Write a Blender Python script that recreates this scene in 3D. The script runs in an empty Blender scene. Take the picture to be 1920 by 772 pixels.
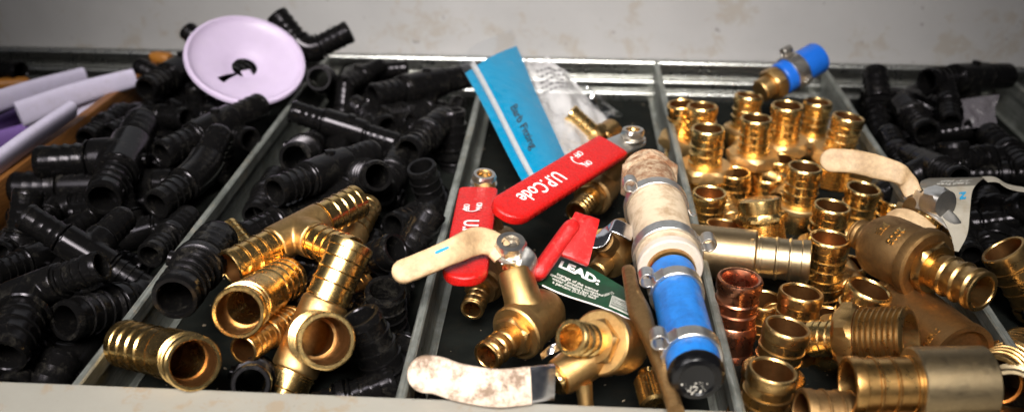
import bpy, bmesh, math, random
from mathutils import Vector, Matrix, Euler, noise as mnoise

# ------------------------------------------------------------------ basics
# Every mesh is modelled in centimetres; top-level objects carry the scale 0.01.
scene = bpy.context.scene
COL = scene.collection
S = 0.01
PI = math.pi
CAM = Vector((0, 0, 23.0))                       # camera, cm
PITCH, YAW, FPX = math.radians(26.9), math.radians(3.69), 1800.0
ROT = Euler((PI / 2 - PITCH, 0, YAW)).to_matrix()

def P(px, py, z):
    """world point (cm) that a photo pixel shows on the level z"""
    r = ROT @ Vector(((px - 960) / FPX, -(py - 386) / FPX, -1))
    return CAM + r * ((z - CAM.z) / r.z)

def frame(org, zdir, xhint=None, s=1.0):
    z = Vector(zdir).normalized()
    h = Vector(xhint) if xhint is not None else Vector((0.31, 0.2, 0.93))
    x = h - z * h.dot(z)
    if x.length < 1e-4:
        h = Vector((1, 0, 0)); x = h - z * h.dot(z)
    x.normalize(); y = z.cross(x)
    m = Matrix(((x.x, y.x, z.x), (x.y, y.y, z.y), (x.z, y.z, z.z))).to_4x4() @ Matrix.Scale(s, 4)
    m.translation = org
    return m

def T(x=0, y=0, z=0): return Matrix.Translation((x, y, z))
def RX(d): return Matrix.Rotation(math.radians(d), 4, 'X')
def RY(d): return Matrix.Rotation(math.radians(d), 4, 'Y')
def RZ(d): return Matrix.Rotation(math.radians(d), 4, 'Z')
def SC(s): return Matrix.Scale(s, 4)

def finish(bm, name, sharp=32, recalc=True):
    if recalc:
        bmesh.ops.recalc_face_normals(bm, faces=bm.faces)
    me = bpy.data.meshes.new(name)
    bm.to_mesh(me); bm.free()
    me.shade_smooth()
    me.set_sharp_from_angle(angle=math.radians(sharp))
    return me

def part(name, me, mat, parent, M=None, label=None):
    """one mesh object under a thing (or under a part)"""
    if mat is not None and (len(me.materials) == 0):
        me.materials.append(mat)
    o = bpy.data.objects.new(name, me); COL.objects.link(o)
    if mat is not None and me.materials[0] is not mat:
        o.material_slots[0].link = 'OBJECT'; o.material_slots[0].material = mat
    o.parent = parent
    if M is not None: o.matrix_local = M
    if label: o['label'] = label
    return o

def thing(name, label, cat, M, group=None):
    o = bpy.data.objects.new(name, None); COL.objects.link(o)
    o.empty_display_size = 1.0
    W = Matrix.Scale(S, 4) @ M
    o.matrix_world = W
    o['label'] = label; o['category'] = cat
    if group: o['group'] = group
    return o

def solo(name, me, mat, label, cat, M=None, group=None, kind=None):
    """a thing that is one mesh"""
    if mat is not None and len(me.materials) == 0: me.materials.append(mat)
    o = bpy.data.objects.new(name, me); COL.objects.link(o)
    o.matrix_world = Matrix.Scale(S, 4) @ (M if M is not None else Matrix())
    if kind: o['kind'] = kind
    if label: o['label'] = label
    if cat: o['category'] = cat
    if group: o['group'] = group
    return o

# ------------------------------------------------------------------ mesh makers
def lathe(prof, segs=40, cap0=False, cap1=False, name='lathe', sharp=32, bm=None, M=None, done=True):
    bm = bm or bmesh.new()
    rings = []
    for r, z in prof:
        ring = []
        for i in range(segs):
            a = 2 * PI * i / segs
            v = Vector((r * math.cos(a), r * math.sin(a), z))
            ring.append(bm.verts.new(M @ v if M else v))
        rings.append(ring)
    for a, b in zip(rings[:-1], rings[1:]):
        for i in range(segs):
            j = (i + 1) % segs
            bm.faces.new((a[i], a[j], b[j], b[i]))
    if cap0: bm.faces.new(rings[0][::-1])
    if cap1: bm.faces.new(rings[-1])
    return finish(bm, name, sharp) if done else bm

def prism(poly, z0, z1, bev=0.0, name='prism', segs=1, bm=None, M=None, done=True, sharp=32):
    bm2 = bmesh.new()
    lo = [bm2.verts.new((x, y, z0)) for x, y in poly]
    hi = [bm2.verts.new((x, y, z1)) for x, y in poly]
    n = len(poly)
    bm2.faces.new(lo[::-1]); bm2.faces.new(hi)
    for i in range(n):
        bm2.faces.new((lo[i], lo[(i + 1) % n], hi[(i + 1) % n], hi[i]))
    if bev > 0:
        bmesh.ops.bevel(bm2, geom=list(bm2.edges), offset=bev, segments=segs, profile=0.5, affect='EDGES')
    bmesh.ops.recalc_face_normals(bm2, faces=bm2.faces)
    if M: bmesh.ops.transform(bm2, matrix=M, verts=bm2.verts)
    if bm is not None:
        tmp = bpy.data.meshes.new('t'); bm2.to_mesh(tmp); bm2.free(); bm.from_mesh(tmp); bpy.data.meshes.remove(tmp)
        return bm
    return finish(bm2, name, sharp) if done else bm2

def hexpoly(r): return [(r * math.cos(PI / 3 * i), r * math.sin(PI / 3 * i)) for i in range(6)]

def hexnut(rc, h, bore=0.0, ch=0.10, name='hex'):
    """hexagon of corner radius rc and height h, corners chamfered by a cone, bored if asked"""
    bm = bmesh.new(); n = 60
    def rr(a): return rc * math.cos(PI / 6) / math.cos((a % (PI / 3)) - PI / 6)
    fl = rc * math.cos(PI / 6)
    lev = [(0, 1), (ch, 0), (h - ch, 0), (h, 1)]
    rings = []
    for z, c in lev:
        ring = []
        for i in range(n):
            a = 2 * PI * i / n; r = rr(a)
            if c: r = min(r, fl * 0.985)
            zz = z
            if not c:                            # the cone eats more of the corners
                k = (r - fl) / (rc - fl)
                zz = z + (1 if z < h / 2 else -1) * ch * 0.9 * k
            ring.append(bm.verts.new((r * math.cos(a), r * math.sin(a), zz)))
        rings.append(ring)
    if bore:
        for z in (h, 0):
            rings.append([bm.verts.new((bore * math.cos(2 * PI * i / n), bore * math.sin(2 * PI * i / n), z)) for i in range(n)])
        rings.append(rings[0])
    for a, b in zip(rings[:-1], rings[1:]):
        for i in range(n):
            j = (i + 1) % n
            bm.faces.new((a[i], a[j], b[j], b[i]))
    if not bore:
        bm.faces.new(rings[0][::-1]); bm.faces.new(rings[-1])
    return finish(bm, name, 22)

def loft(stations, n=28, ex=2.6, name='loft', cap=True, sharp=40, bm=None, done=True):
    """stations: (centre, half width vector, half thickness vector)"""
    bm = bm or bmesh.new(); rings = []
    for c, u, v in stations:
        ring = []
        for i in range(n):
            a = 2 * PI * i / n
            ca, sa = math.cos(a), math.sin(a)
            p = c + u * (math.copysign(abs(ca) ** (2 / ex), ca)) + v * (math.copysign(abs(sa) ** (2 / ex), sa))
            ring.append(bm.verts.new(p))
        rings.append(ring)
    for a, b in zip(rings[:-1], rings[1:]):
        for i in range(n):
            j = (i + 1) % n
            bm.faces.new((a[i], a[j], b[j], b[i]))
    if cap: bm.faces.new(rings[0][::-1]); bm.faces.new(rings[-1])
    return finish(bm, name, sharp) if done else bm

def spline(pts, n=40):
    """Catmull-Rom through pts, n+1 samples"""
    p = [Vector(q) for q in pts]
    if len(p) == 2: return [p[0].lerp(p[1], i / n) for i in range(n + 1)]
    p = [p[0] * 2 - p[1]] + p + [p[-1] * 2 - p[-2]]
    out = []; m = len(p) - 3
    for i in range(n + 1):
        t = i / n * m; k = min(int(t), m - 1); t -= k
        a, b, c, d = p[k:k + 4]
        out.append(0.5 * ((2 * b) + (c - a) * t + (2 * a - 5 * b + 4 * c - d) * t * t + (3 * b - a - 3 * c + d) * t ** 3))
    return out

def lever(pts, wdir, w, t, r0=False, r1=False, ex=4.0, n=48, wfun=None, name='lever', bm=None, done=True, sharp=40):
    """a flat bar along pts, width w (cm) along wdir, thickness t, ends rounded in plan if r0 / r1"""
    c = spline(pts, n)
    L = [0]
    for a, b in zip(c[:-1], c[1:]): L.append(L[-1] + (b - a).length)
    tot = L[-1]
    # extra samples near rounded ends
    ds = [tot * i / n for i in range(n + 1)]
    hw = w / 2
    if r0: ds += [hw * (1 - math.cos(PI / 2 * k / 8)) for k in range(1, 8)]
    if r1: ds += [tot - hw * (1 - math.cos(PI / 2 * k / 8)) for k in range(1, 8)]
    ds = sorted(ds)
    def at(d):
        for i in range(len(L) - 1):
            if d <= L[i + 1] + 1e-9:
                f = (d - L[i]) / max(L[i + 1] - L[i], 1e-9)
                return c[i].lerp(c[i + 1], f)
        return c[-1]
    st = []
    wd = Vector(wdir).normalized() if not callable(wdir) else None
    for d in ds:
        a, b = at(max(0, d - tot * 0.02)), at(min(tot, d + tot * 0.02))
        tg = (b - a).normalized()
        wv = wd if wd is not None else Vector(wdir(d / tot)).normalized()
        u = (wv - tg * wv.dot(tg)).normalized(); v = tg.cross(u)
        k = 1.0; kt = 1.0
        for flag, e in ((r0, d), (r1, tot - d)):
            if flag and e < hw:
                k = min(k, math.sqrt(max(0.0, 1 - (1 - e / hw) ** 2)) * 0.97 + 0.03)
            if flag and e < t * 0.6:
                kt = min(kt, 0.45 + 0.55 * math.sqrt(max(0, 1 - (1 - e / (t * 0.6)) ** 2)))
        ww = hw * (wfun(d / tot) if wfun else 1)
        st.append((at(d), u * ww * k, v * t / 2 * kt))
    return loft(st, 32, ex, name, True, sharp, bm, done)

def tubepath(pts, r, n=24, segs=12, name='tube', closed=False, bm=None, done=True):
    c = spline(pts, n) if not closed else pts
    st = []
    prev = None
    for i, p in enumerate(c):
        a, b = c[max(0, i - 1)], c[min(len(c) - 1, i + 1)]
        tg = (b - a).normalized()
        if prev is None:
            h = Vector((0, 0, 1)) if abs(tg.z) < .9 else Vector((1, 0, 0))
            u = (h - tg * h.dot(tg)).normalized()
        else:
            u = (prev - tg * prev.dot(tg)).normalized()
        prev = u
        rr = r(i / (len(c) - 1)) if callable(r) else r
        st.append((p, u * rr, tg.cross(u) * rr))
    return loft(st, segs, 2.0, name, True, 50, bm, done)

def evaluated(o):
    dg = bpy.context.evaluated_depsgraph_get()
    me = bpy.data.meshes.new_from_object(o.evaluated_get(dg))
    return me

def text_mesh(s, size=1.0, ext=0.02, xs=1.0, bold=0.0, align='CENTER', res=4, line=1.0):
    cu = bpy.data.curves.new('t', 'FONT')
    cu.body = s; cu.size = size; cu.extrude = ext; cu.align_x = align; cu.align_y = 'CENTER'
    cu.offset = bold; cu.resolution_u = res; cu.space_line = line
    o = bpy.data.objects.new('t', cu); COL.objects.link(o)
    bpy.context.view_layer.update()
    me = evaluated(o)
    bpy.data.objects.remove(o); bpy.data.curves.remove(cu)
    me.materials.clear()
    if xs != 1.0:
        for v in me.vertices: v.co.x *= xs
    return me

def mapped(me, fn, sub=0.0):
    if sub:
        bm = bmesh.new(); bm.from_mesh(me)
        for _ in range(3):
            long = [e for e in bm.edges if e.calc_length() > sub]
            if not long: break
            bmesh.ops.subdivide_edges(bm, edges=long, cuts=1)
        bmesh.ops.triangulate(bm, faces=bm.faces)
        bm.to_mesh(me); bm.free()
    for v in me.vertices: v.co = fn(v.co.x, v.co.y, v.co.z)
    return me

def join(meshes, name='joined', sharp=32):
    bm = bmesh.new()
    for me, M in meshes:
        n0 = len(bm.verts); bm.from_mesh(me); bm.verts.ensure_lookup_table()
        if M is not None: bmesh.ops.transform(bm, matrix=M, verts=bm.verts[n0:])
    return finish(bm, name, sharp, recalc=False)

# ------------------------------------------------------------------ materials
class NT:
    def __init__(s, name):
        s.m = bpy.data.materials.new(name); s.m.use_nodes = True
        s.t = s.m.node_tree; s.n = s.t.nodes; s.l = s.t.links
        s.b = s.n['Principled BSDF']
        tc = s.n.new('ShaderNodeTexCoord'); oi = s.n.new('ShaderNodeObjectInfo')
        sc = s.n.new('ShaderNodeVectorMath'); sc.operation = 'SCALE'; sc.inputs['Scale'].default_value = 1.0
        ml = s.n.new('ShaderNodeMath'); ml.operation = 'MULTIPLY'; ml.inputs[1].default_value = 173.0
        s.l.new(oi.outputs['Random'], ml.inputs[0])
        ad = s.n.new('ShaderNodeVectorMath'); ad.operation = 'ADD'
        s.l.new(tc.outputs['Object'], ad.inputs[0]); s.l.new(ml.outputs[0], ad.inputs[1])
        s.co = ad.outputs[0]; s.raw = tc.outputs['Object']; s.rnd = oi.outputs['Random']
    def noise(s, scale, detail=4, rough=0.55, dist=0.0, vec=None):
        x = s.n.new('ShaderNodeTexNoise'); x.inputs['Scale'].default_value = scale
        x.inputs['Detail'].default_value = detail; x.inputs['Roughness'].default_value = rough
        x.inputs['Distortion'].default_value = dist
        s.l.new(vec or s.co, x.inputs['Vector']); return x.outputs['Fac']
    def voro(s, scale, out='Distance', feat='F1'):
        x = s.n.new('ShaderNodeTexVoronoi'); x.inputs['Scale'].default_value = scale; x.feature = feat
        s.l.new(s.co, x.inputs['Vector']); return x.outputs[out]
    def stretch(s, sx, sy, sz):
        x = s.n.new('ShaderNodeMapping'); x.inputs['Scale'].default_value = (sx, sy, sz)
        s.l.new(s.co, x.inputs['Vector']); return x.outputs[0]
    def ramp(s, fac, stops):
        x = s.n.new('ShaderNodeValToRGB'); e = x.color_ramp.elements
        while len(e) < len(stops): e.new(0.5)
        for i, (p, c) in enumerate(stops):
            e[i].position = p; e[i].color = (c if len(c) == 4 else (*c, 1)) if not isinstance(c, (int, float)) else (c, c, c, 1)
        s.l.new(fac, x.inputs[0]); return x.outputs[0]
    def mix(s, fac, a, b, mode='MIX'):
        x = s.n.new('ShaderNodeMix'); x.data_type = 'RGBA'; x.blend_type = mode
        for k, v in ((0, fac), (6, a), (7, b)):
            if isinstance(v, (int, float)): x.inputs[k].default_value = v
            elif isinstance(v, tuple): x.inputs[k].default_value = (*v, 1)
            else: s.l.new(v, x.inputs[k])
        return x.outputs[2]
    def math(s, op, a, b=0.0):
        x = s.n.new('ShaderNodeMath'); x.operation = op
        for k, v in ((0, a), (1, b)):
            if isinstance(v, (int, float)): x.inputs[k].default_value = v
            else: s.l.new(v, x.inputs[k])
        return x.outputs[0]
    def set(s, **kw):
        for k, v in kw.items():
            i = s.b.inputs[k.replace('_', ' ')]
            if isinstance(v, (int, float)): i.default_value = v
            elif isinstance(v, tuple): i.default_value = (*v, 1) if i.type == 'RGBA' else v
            else: s.l.new(v, i)
        return s
    def bump(s, h, strength=0.2, dist=0.001):
        x = s.n.new('ShaderNodeBump'); x.inputs['Strength'].default_value = strength
        x.inputs['Distance'].default_value = dist
        s.l.new(h, x.inputs['Height']); s.l.new(x.outputs[0], s.b.inputs['Normal']); return s

def metal(name, bright, dark, r0, r1, bump=0.05, bscale=18, tarn=(0.45, 0.7), fine=0.0):
    k = NT(name)
    n1 = k.noise(0.9, 6, 0.65, 0.4); n2 = k.noise(5.0, 5, 0.6)
    t = k.ramp(k.math('ADD', k.math('MULTIPLY', n1, 0.75), k.math('MULTIPLY', n2, 0.25)), [(tarn[0], 0.0), (tarn[1], 1.0)])
    c = k.mix(t, bright, dark)
    tint = k.ramp(k.rnd, [(0.0, (0.74, 0.70, 0.64)), (0.3, (0.97, 0.97, 0.97)), (0.75, (1, 1.02, 1.05)), (1.0, (0.95, 0.86, 0.76))])
    c = k.mix(1.0, c, tint, 'MULTIPLY')
    rr = k.ramp(k.math('ADD', k.math('MULTIPLY', n2, 0.5), k.math('MULTIPLY', t, 0.5)), [(0.1, r0), (0.75, r1)])
    k.set(Base_Color=c, Metallic=1.0, Roughness=rr)
    k.bump(k.noise(bscale, 4, 0.7), bump, 0.0004)
    return k.m

M = {}
M['brass'] = metal('bright_brass', (0.90, 0.61, 0.24), (0.56, 0.32, 0.095), 0.20, 0.40, 0.03, 14, (0.5, 0.85))
M['brass_satin'] = metal('satin_brass', (0.82, 0.55, 0.24), (0.54, 0.32, 0.115), 0.40, 0.56, 0.2, 22, (0.45, 0.85))
M['brass_cast'] = metal('cast_brass', (0.66, 0.42, 0.165), (0.34, 0.185, 0.066), 0.30, 0.52, 0.35, 26, (0.40, 0.72))
M['brass_dull'] = metal('dull_brass', (0.66, 0.425, 0.165), (0.32, 0.17, 0.058), 0.22, 0.44, 0.07, 16, (0.4, 0.75))
M['bronze'] = metal('weathered_bronze', (0.48, 0.295, 0.125), (0.20, 0.112, 0.045), 0.36, 0.58, 0.4, 22, (0.36, 0.66))
M['bore'] = metal('shaded_bore', (0.40, 0.19, 0.065), (0.15, 0.06, 0.02), 0.34, 0.55, 0.1, 14, (0.35, 0.7))  # same brass as outside, darkened to put the hollow's shade into the colour
M['nickel'] = metal('pale_bronze', (0.53, 0.41, 0.245), (0.34, 0.25, 0.135), 0.30, 0.48, 0.2, 20, (0.4, 0.75))
M['copper'] = metal('copper', (0.84, 0.38, 0.23), (0.52, 0.17, 0.09), 0.22, 0.42, 0.06, 14, (0.45, 0.8))
M['steel'] = metal('plated_steel', (0.74, 0.71, 0.66), (0.48, 0.43, 0.37), 0.28, 0.48, 0.1, 16, (0.45, 0.8))
M['chrome'] = metal('chromed_steel', (0.82, 0.81, 0.83), (0.55, 0.53, 0.53), 0.16, 0.32, 0.05, 9, (0.55, 0.85))

def galv():
    k = NT('galvanised_steel')
    sp = k.voro(1.6, 'Color'); n = k.noise(0.5, 6, 0.65, 0.6)
    n2 = k.noise(3.0, 6, 0.7)
    sc_ = k.noise(1.0, 6, 0.75, 0.3, k.stretch(9.0, 0.35, 9.0))
    c = k.mix(k.ramp(n, [(0.35, 0.0), (0.7, 1.0)]), (0.30, 0.315, 0.29), (0.15, 0.16, 0.14))
    spg = k.n.new('ShaderNodeRGBToBW'); k.l.new(sp, spg.inputs[0])
    c = k.mix(0.14, c, spg.outputs[0], 'OVERLAY')
    c = k.mix(k.math('MULTIPLY', k.ramp(sc_, [(0.52, 0.0), (0.60, 1.0)]), 0.55), c, (0.085, 0.085, 0.075))
    c = k.mix(k.math('MULTIPLY', k.ramp(sc_, [(0.36, 1.0), (0.42, 0.0)]), 0.5), c, (0.52, 0.52, 0.48))
    rust = k.ramp(k.math('ADD', k.math('MULTIPLY', n2, .6), k.math('MULTIPLY', k.noise(0.35, 3), .4)), [(0.55, 0.0), (0.66, 1.0)])
    c = k.mix(k.math('MULTIPLY', rust, 0.6), c, (0.20, 0.13, 0.06))
    k.set(Base_Color=c, Metallic=k.math('SUBTRACT', 0.62, k.math('MULTIPLY', rust, 0.5)), Roughness=k.ramp(n2, [(0.3, 0.42), (0.7, 0.62)]))
    k.bump(k.noise(9, 5, 0.7), 0.18, 0.0006)
    return k.m
M['galv'] = galv()
M['rim_steel'] = metal('rear_rim_steel', (0.50, 0.50, 0.47), (0.20, 0.19, 0.16), 0.22, 0.42, 0.12, 7, (0.42, 0.75))

def black():
    k = NT('black_plastic')
    n = k.noise(1.1, 6, 0.7, 0.5); g = k.noise(26, 3, 0.6); sp = k.noise(34, 2, 0.5)
    dust = k.ramp(k.math('ADD', k.math('MULTIPLY', n, 0.72), k.math('MULTIPLY', g, 0.28)), [(0.53, 0.0), (0.78, 1.0)])
    speck = k.ramp(sp, [(0.735, 0.0), (0.76, 1.0)])
    c = k.mix(k.math('MULTIPLY', dust, k.ramp(k.math('FRACT', k.math('MULTIPLY', k.rnd, 7.3)), [(0.2, 0.12), (1.0, 0.85)])), (0.0038, 0.0036, 0.0036), (0.060, 0.054, 0.043))
    c = k.mix(k.math('MULTIPLY', speck, 0.7), c, (0.26, 0.22, 0.17))
    k.set(Base_Color=c, Roughness=k.math('ADD', k.ramp(dust, [(0.0, 0.13), (1.0, 0.40)]), k.math('MULTIPLY', k.rnd, 0.13)), Specular_IOR_Level=0.18,
          Specular_Tint=(0.97, 0.91, 1.0))
    k.bump(k.noise(30, 4, 0.7), 0.07, 0.0004)
    return k.m
M['black'] = black()

def plain(name, col, rough=0.5, var=0.12, bump=0.05, scale=3.0, dirt=None, dirt_amt=0.5, dpos=(0.5, 0.68), dscale=1.2, spec=0.5, speck=None, **kw):
    k = NT(name)
    n = k.noise(scale, 5, 0.6)
    c = k.mix(k.ramp(n, [(0.3, 0.0), (0.7, 1.0)]), tuple(x * (1 - var) for x in col), tuple(min(1, x * (1 + var)) for x in col))
    if dirt:
        d = k.noise(dscale, 9, 0.74, 0.12)
        c = k.mix(k.math('MULTIPLY', k.ramp(d, [(dpos[0], 0.0), (dpos[1], 1.0)]), dirt_amt), c, dirt)
    if speck:
        c = k.mix(k.math('MULTIPLY', k.ramp(k.noise(22, 3, 0.6), [(0.64, 0.0), (0.72, 1.0)]), 0.6), c, speck)
    k.set(Base_Color=c, Roughness=k.ramp(k.noise(4, 4), [(0.3, max(0.05, rough - 0.08)), (0.7, min(1, rough + 0.08))]), Specular_IOR_Level=spec, **kw)
    k.bump(k.noise(18, 4, 0.65), bump, 0.0008)
    return k.m
M['lilac'] = plain('lilac_white_plastic', (0.50, 0.41, 0.56), 0.42, 0.03, 0.02, 1.5, (0.52, 0.44, 0.56), 0.4)
M['purple'] = plain('purple_shadow_plastic', (0.20, 0.11, 0.36), 0.5, 0.1, 0.03)  # purple-tinted shadow put into the colour of the low strips
M['strip'] = plain('white_plastic_strip', (0.60, 0.55, 0.70), 0.38, 0.05, 0.03, 1.0, (0.45, 0.4, 0.45), 0.4)
M['red'] = plain('red_vinyl', (0.43, 0.006, 0.005), 0.28, 0.16, 0.35, 9, (0.20, 0.012, 0.008), 0.6, (0.52, 0.70), 3.5, speck=(0.48, 0.06, 0.045))
M['red_worn'] = plain('scuffed_red_vinyl', (0.42, 0.007, 0.007), 0.38, 0.12, 0.3, 9, (0.34, 0.13, 0.11), 0.6, (0.54, 0.70), 4.5, speck=(0.52, 0.15, 0.12))
M['ink_white'] = plain('white_ink', (0.80, 0.72, 0.70), 0.5, 0.05, 0.02)
M['ink_black'] = plain('black_ink', (0.012, 0.012, 0.014), 0.5, 0.05, 0.02)
M['ink_blue'] = plain('blue_ink', (0.02, 0.28, 0.52), 0.5, 0.05, 0.02)
M['ink_grey'] = plain('pale_grey_ink', (0.55, 0.53, 0.48), 0.6, 0.05, 0.02)
M['cream'] = plain('worn_cream_vinyl', (0.52, 0.36, 0.20), 0.46, 0.16, 0.35, 5, (0.22, 0.115, 0.045), 0.7, (0.46, 0.70), 0.8)
M['dirty_white'] = plain('dirt_stained_white_vinyl', (0.68, 0.54, 0.43), 0.55, 0.12, 0.4, 5, (0.13, 0.07, 0.032), 0.85, (0.47, 0.60), 1.2)
M['cream_hose'] = plain('dirty_cream_hose', (0.58, 0.46, 0.32), 0.48, 0.06, 0.15, 3, (0.26, 0.155, 0.07), 0.75, (0.46, 0.66), 1.0)
M['white_ring'] = plain('white_hose_end', (0.52, 0.46, 0.40), 0.5, 0.05, 0.1, 3, (0.5, 0.38, 0.25), 0.5)
M['blue_hose'] = plain('blue_pex', (0.012, 0.155, 0.50), 0.40, 0.12, 0.12, 2.5, (0.008, 0.05, 0.20), 0.6, (0.46, 0.66), 1.4)
M['blue_sleeve'] = plain('blue_sleeve', (0.010, 0.12, 0.55), 0.36, 0.06, 0.05)
M['blue_card'] = plain('blue_card', (0.001, 0.20, 0.36), 0.5, 0.06, 0.05, 1.2, spec=0.06)
M['green_tag'] = plain('green_card', (0.004, 0.036, 0.014), 0.38, 0.25, 0.05, 1.0, (0.010, 0.022, 0.010), 0.7, (0.46, 0.66), 0.9)
M['grey_tag'] = plain('grey_card', (0.14, 0.128, 0.105), 0.5, 0.12, 0.08, 1.5, (0.24, 0.16, 0.09), 0.6)
M['pale_tag'] = plain('stained_white_card', (0.38, 0.345, 0.28), 0.5, 0.06, 0.08, 1.5, (0.26, 0.20, 0.12), 0.6)
M['wood'] = None
M['painted'] = None
M['rust'] = plain('rust', (0.50, 0.38, 0.25), 0.7, 0.2, 0.6, 4, (0.19, 0.07, 0.022), 0.9, (0.40, 0.58), 1.8)
M['black_cap'] = plain('scuffed_black_rubber', (0.0035, 0.0035, 0.004), 0.2, 0.2, 0.1, 4, spec=0.45)
M['chalk'] = plain('white_scuff', (0.62, 0.58, 0.50), 0.8, 0.1, 0.4)
M['dark'] = plain('dark_grime', (0.012, 0.011, 0.010), 0.7, 0.2, 0.3)
M['floor'] = plain('dark_drawer_floor', (0.007, 0.008, 0.007), 0.9, 0.3, 0.3, 1.0, (0.016, 0.013, 0.009), 0.5, spec=0.04)
M['grit'] = plain('grit', (0.16, 0.125, 0.085), 0.7, 0.4, 0.2, 2)
M['orange'] = plain('orange_plastic', (0.36, 0.14, 0.02), 0.5, 0.15, 0.1)

def wood():
    k = NT('stained_wood')
    v = k.stretch(3.0, 0.25, 3.0)
    n = k.noise(1.6, 8, 0.65, 0.6, v)
    c = k.ramp(n, [(0.28, (0.10, 0.036, 0.008)), (0.55, (0.27, 0.105, 0.022)), (0.8, (0.36, 0.16, 0.042))])
    k.set(Base_Color=c, Roughness=0.55)
    k.bump(n, 0.25, 0.001)
    return k.m
M['wood'] = wood()

def painted(name, base, chip, scale=1.0):
    k = NT(name)
    n = k.noise(0.18 * scale, 6, 0.6, 0.3); n2 = k.noise(0.9 * scale, 6, 0.7, 0.5); n3 = k.noise(0.32 * scale, 4, 0.5, 0.2)
    c = k.mix(k.ramp(n, [(0.3, 0.0), (0.7, 1.0)]), tuple(x * 0.93 for x in base), tuple(x * 1.04 for x in base))
    st = k.ramp(k.math('ADD', k.math('MULTIPLY', n2, 0.5), k.math('MULTIPLY', n3, 0.5)), [(0.535, 0.0), (0.60, 1.0)])
    c = k.mix(k.math('MULTIPLY', st, 0.5), c, chip)
    sp = k.ramp(k.noise(1.7 * scale, 2, 0.4), [(0.735, 0.0), (0.79, 1.0)])
    c = k.mix(k.math('MULTIPLY', sp, 0.6), c, (0.13, 0.115, 0.10))
    k.set(Base_Color=c, Roughness=k.ramp(n2, [(0.3, 0.42), (0.7, 0.58)]))
    k.bump(k.noise(4, 5, 0.6), 0.1, 0.001)
    return k.m
M['panel'] = painted('grey_painted_panel', (0.385, 0.375, 0.37), (0.31, 0.265, 0.205))
M['rail'] = painted('grey_painted_rail', (0.31, 0.295, 0.255), (0.30, 0.21, 0.12), 2.0)

def film(name, col, alpha, rough=0.12):
    k = NT(name)
    k.set(Base_Color=col, Roughness=rough, Alpha=alpha, Specular_IOR_Level=0.5)
    k.bump(k.noise(1.4, 5, 0.6, 0.8), 0.35, 0.004)
    return k.m
def clear(name, rough, amt, base):
    k = NT(name)
    tr = k.n.new('ShaderNodeBsdfTransparent'); tr.inputs[0].default_value = (0.97, 0.975, 0.98, 1)
    gl = k.n.new('ShaderNodeBsdfGlossy'); gl.inputs['Roughness'].default_value = rough
    fr = k.n.new('ShaderNodeLayerWeight'); fr.inputs['Blend'].default_value = 0.5
    bp = k.n.new('ShaderNodeBump'); bp.inputs['Strength'].default_value = 0.3; bp.inputs['Distance'].default_value = 0.003
    k.l.new(k.noise(1.1, 4, 0.55, 0.6), bp.inputs['Height'])
    k.l.new(bp.outputs[0], gl.inputs['Normal']); k.l.new(bp.outputs[0], fr.inputs['Normal'])
    mx = k.n.new('ShaderNodeMixShader')
    k.l.new(k.math('ADD', base, k.math('MULTIPLY', k.math('POWER', fr.outputs['Facing'], 4.0), 0.6 * amt)), mx.inputs[0])
    k.l.new(tr.outputs[0], mx.inputs[1]); k.l.new(gl.outputs[0], mx.inputs[2])
    k.l.new(mx.outputs[0], k.n['Material Output'].inputs['Surface'])
    return k.m
M['film'] = clear('clear_plastic_film', 0.12, 1.0, 0.16)
M['film_card'] = clear('thin_clear_film', 0.06, 0.8, 0.03)
M['film_milky'] = film('milky_plastic_film', (0.60, 0.585, 0.58), 0.5, 0.2)
M['film_grey'] = film('dim_plastic_film', (0.16, 0.145, 0.16), 0.6, 0.3)

# ------------------------------------------------------------------ fitting prototypes (unit: barb radius = 1)
def black_barb(L=2.9):
    pr = [(0.90, 0.0), (0.90, .10), (1.10, .14), (1.12, .20), (1.06, .27), (0.92, .30)]
    z = 0.42
    for i in range(3):
        pr += [(0.92, z + .10), (1.00, z + .30), (1.005, z + .36), (0.92, z + .39)]
        z += 0.60
    pr += [(0.93, z + .05), (0.96, L - .34), (0.985, L - .30), (0.965, L - .14), (0.90, L), (0.74, L), (0.70, L - .06), (0.69, L - .5), (0.68, 0.0)]
    return lathe(pr, 40, name='barb', sharp=24)

def brass_barb(L=2.8, rid=4):
    pr = [(0.94, 0.0), (0.94, .08), (1.0, .10), (1.0, .20), (0.95, .22)]
    step = (L - 0.55) / rid
    z = 0.28
    for i in range(rid - 1):
        z += step
        pr += [(0.945, z - .10), (0.985, z - .05), (1.0, z - .03), (1.0, z + .03), (0.95, z + .05)]
    pr += [(0.955, L - .42), (0.995, L - .38), (1.0, L - .12), (0.985, L - .04), (0.94, L), (0.83, L), (0.80, L - .05), (0.795, L - .6), (0.79, 0)]
    return lathe(pr, 48, name='barb', sharp=24)

def adapter_barb(L=2.3):
    pr = [(0.97, 0.0), (0.97, .16), (1.0, .18), (1.0, .26), (0.93, .29)]
    for z in (0.78, 1.28):
        pr += [(0.93, z - .07), (0.99, z - .03), (1.0, z), (0.99, z + .03), (0.93, z + .06)]
    pr += [(0.93, 1.70), (1.0, 1.78), (1.0, L - .16), (0.985, L - .08), (0.93, L), (0.85, L), (0.80, L - .07), (0.79, 1.2), (0.79, -1.6), (0.0, -1.6)]
    return lathe(pr, 56, name='barb', sharp=24)

def small_barb(L=2.6, n=3):
    """coarse rounded rings, as on the valves"""
    pr = [(0.86, 0.0), (0.86, .25)]
    step = (L - .5) / n; z = 0.3
    for i in range(n):
        pr += [(0.90, z), (0.905, z + step * .35), (0.99, z + step * .62), (1.0, z + step * .72), (0.96, z + step * .82), (0.90, z + step * .9)]
        z += step
    pr += [(0.90, L - .14), (0.97, L - .10), (0.97, L - .04), (0.92, L), (0.76, L), (0.72, L - .05), (0.71, 0), (0.0, -.2)]
    return lathe(pr, 48, name='barb', sharp=28)

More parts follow.
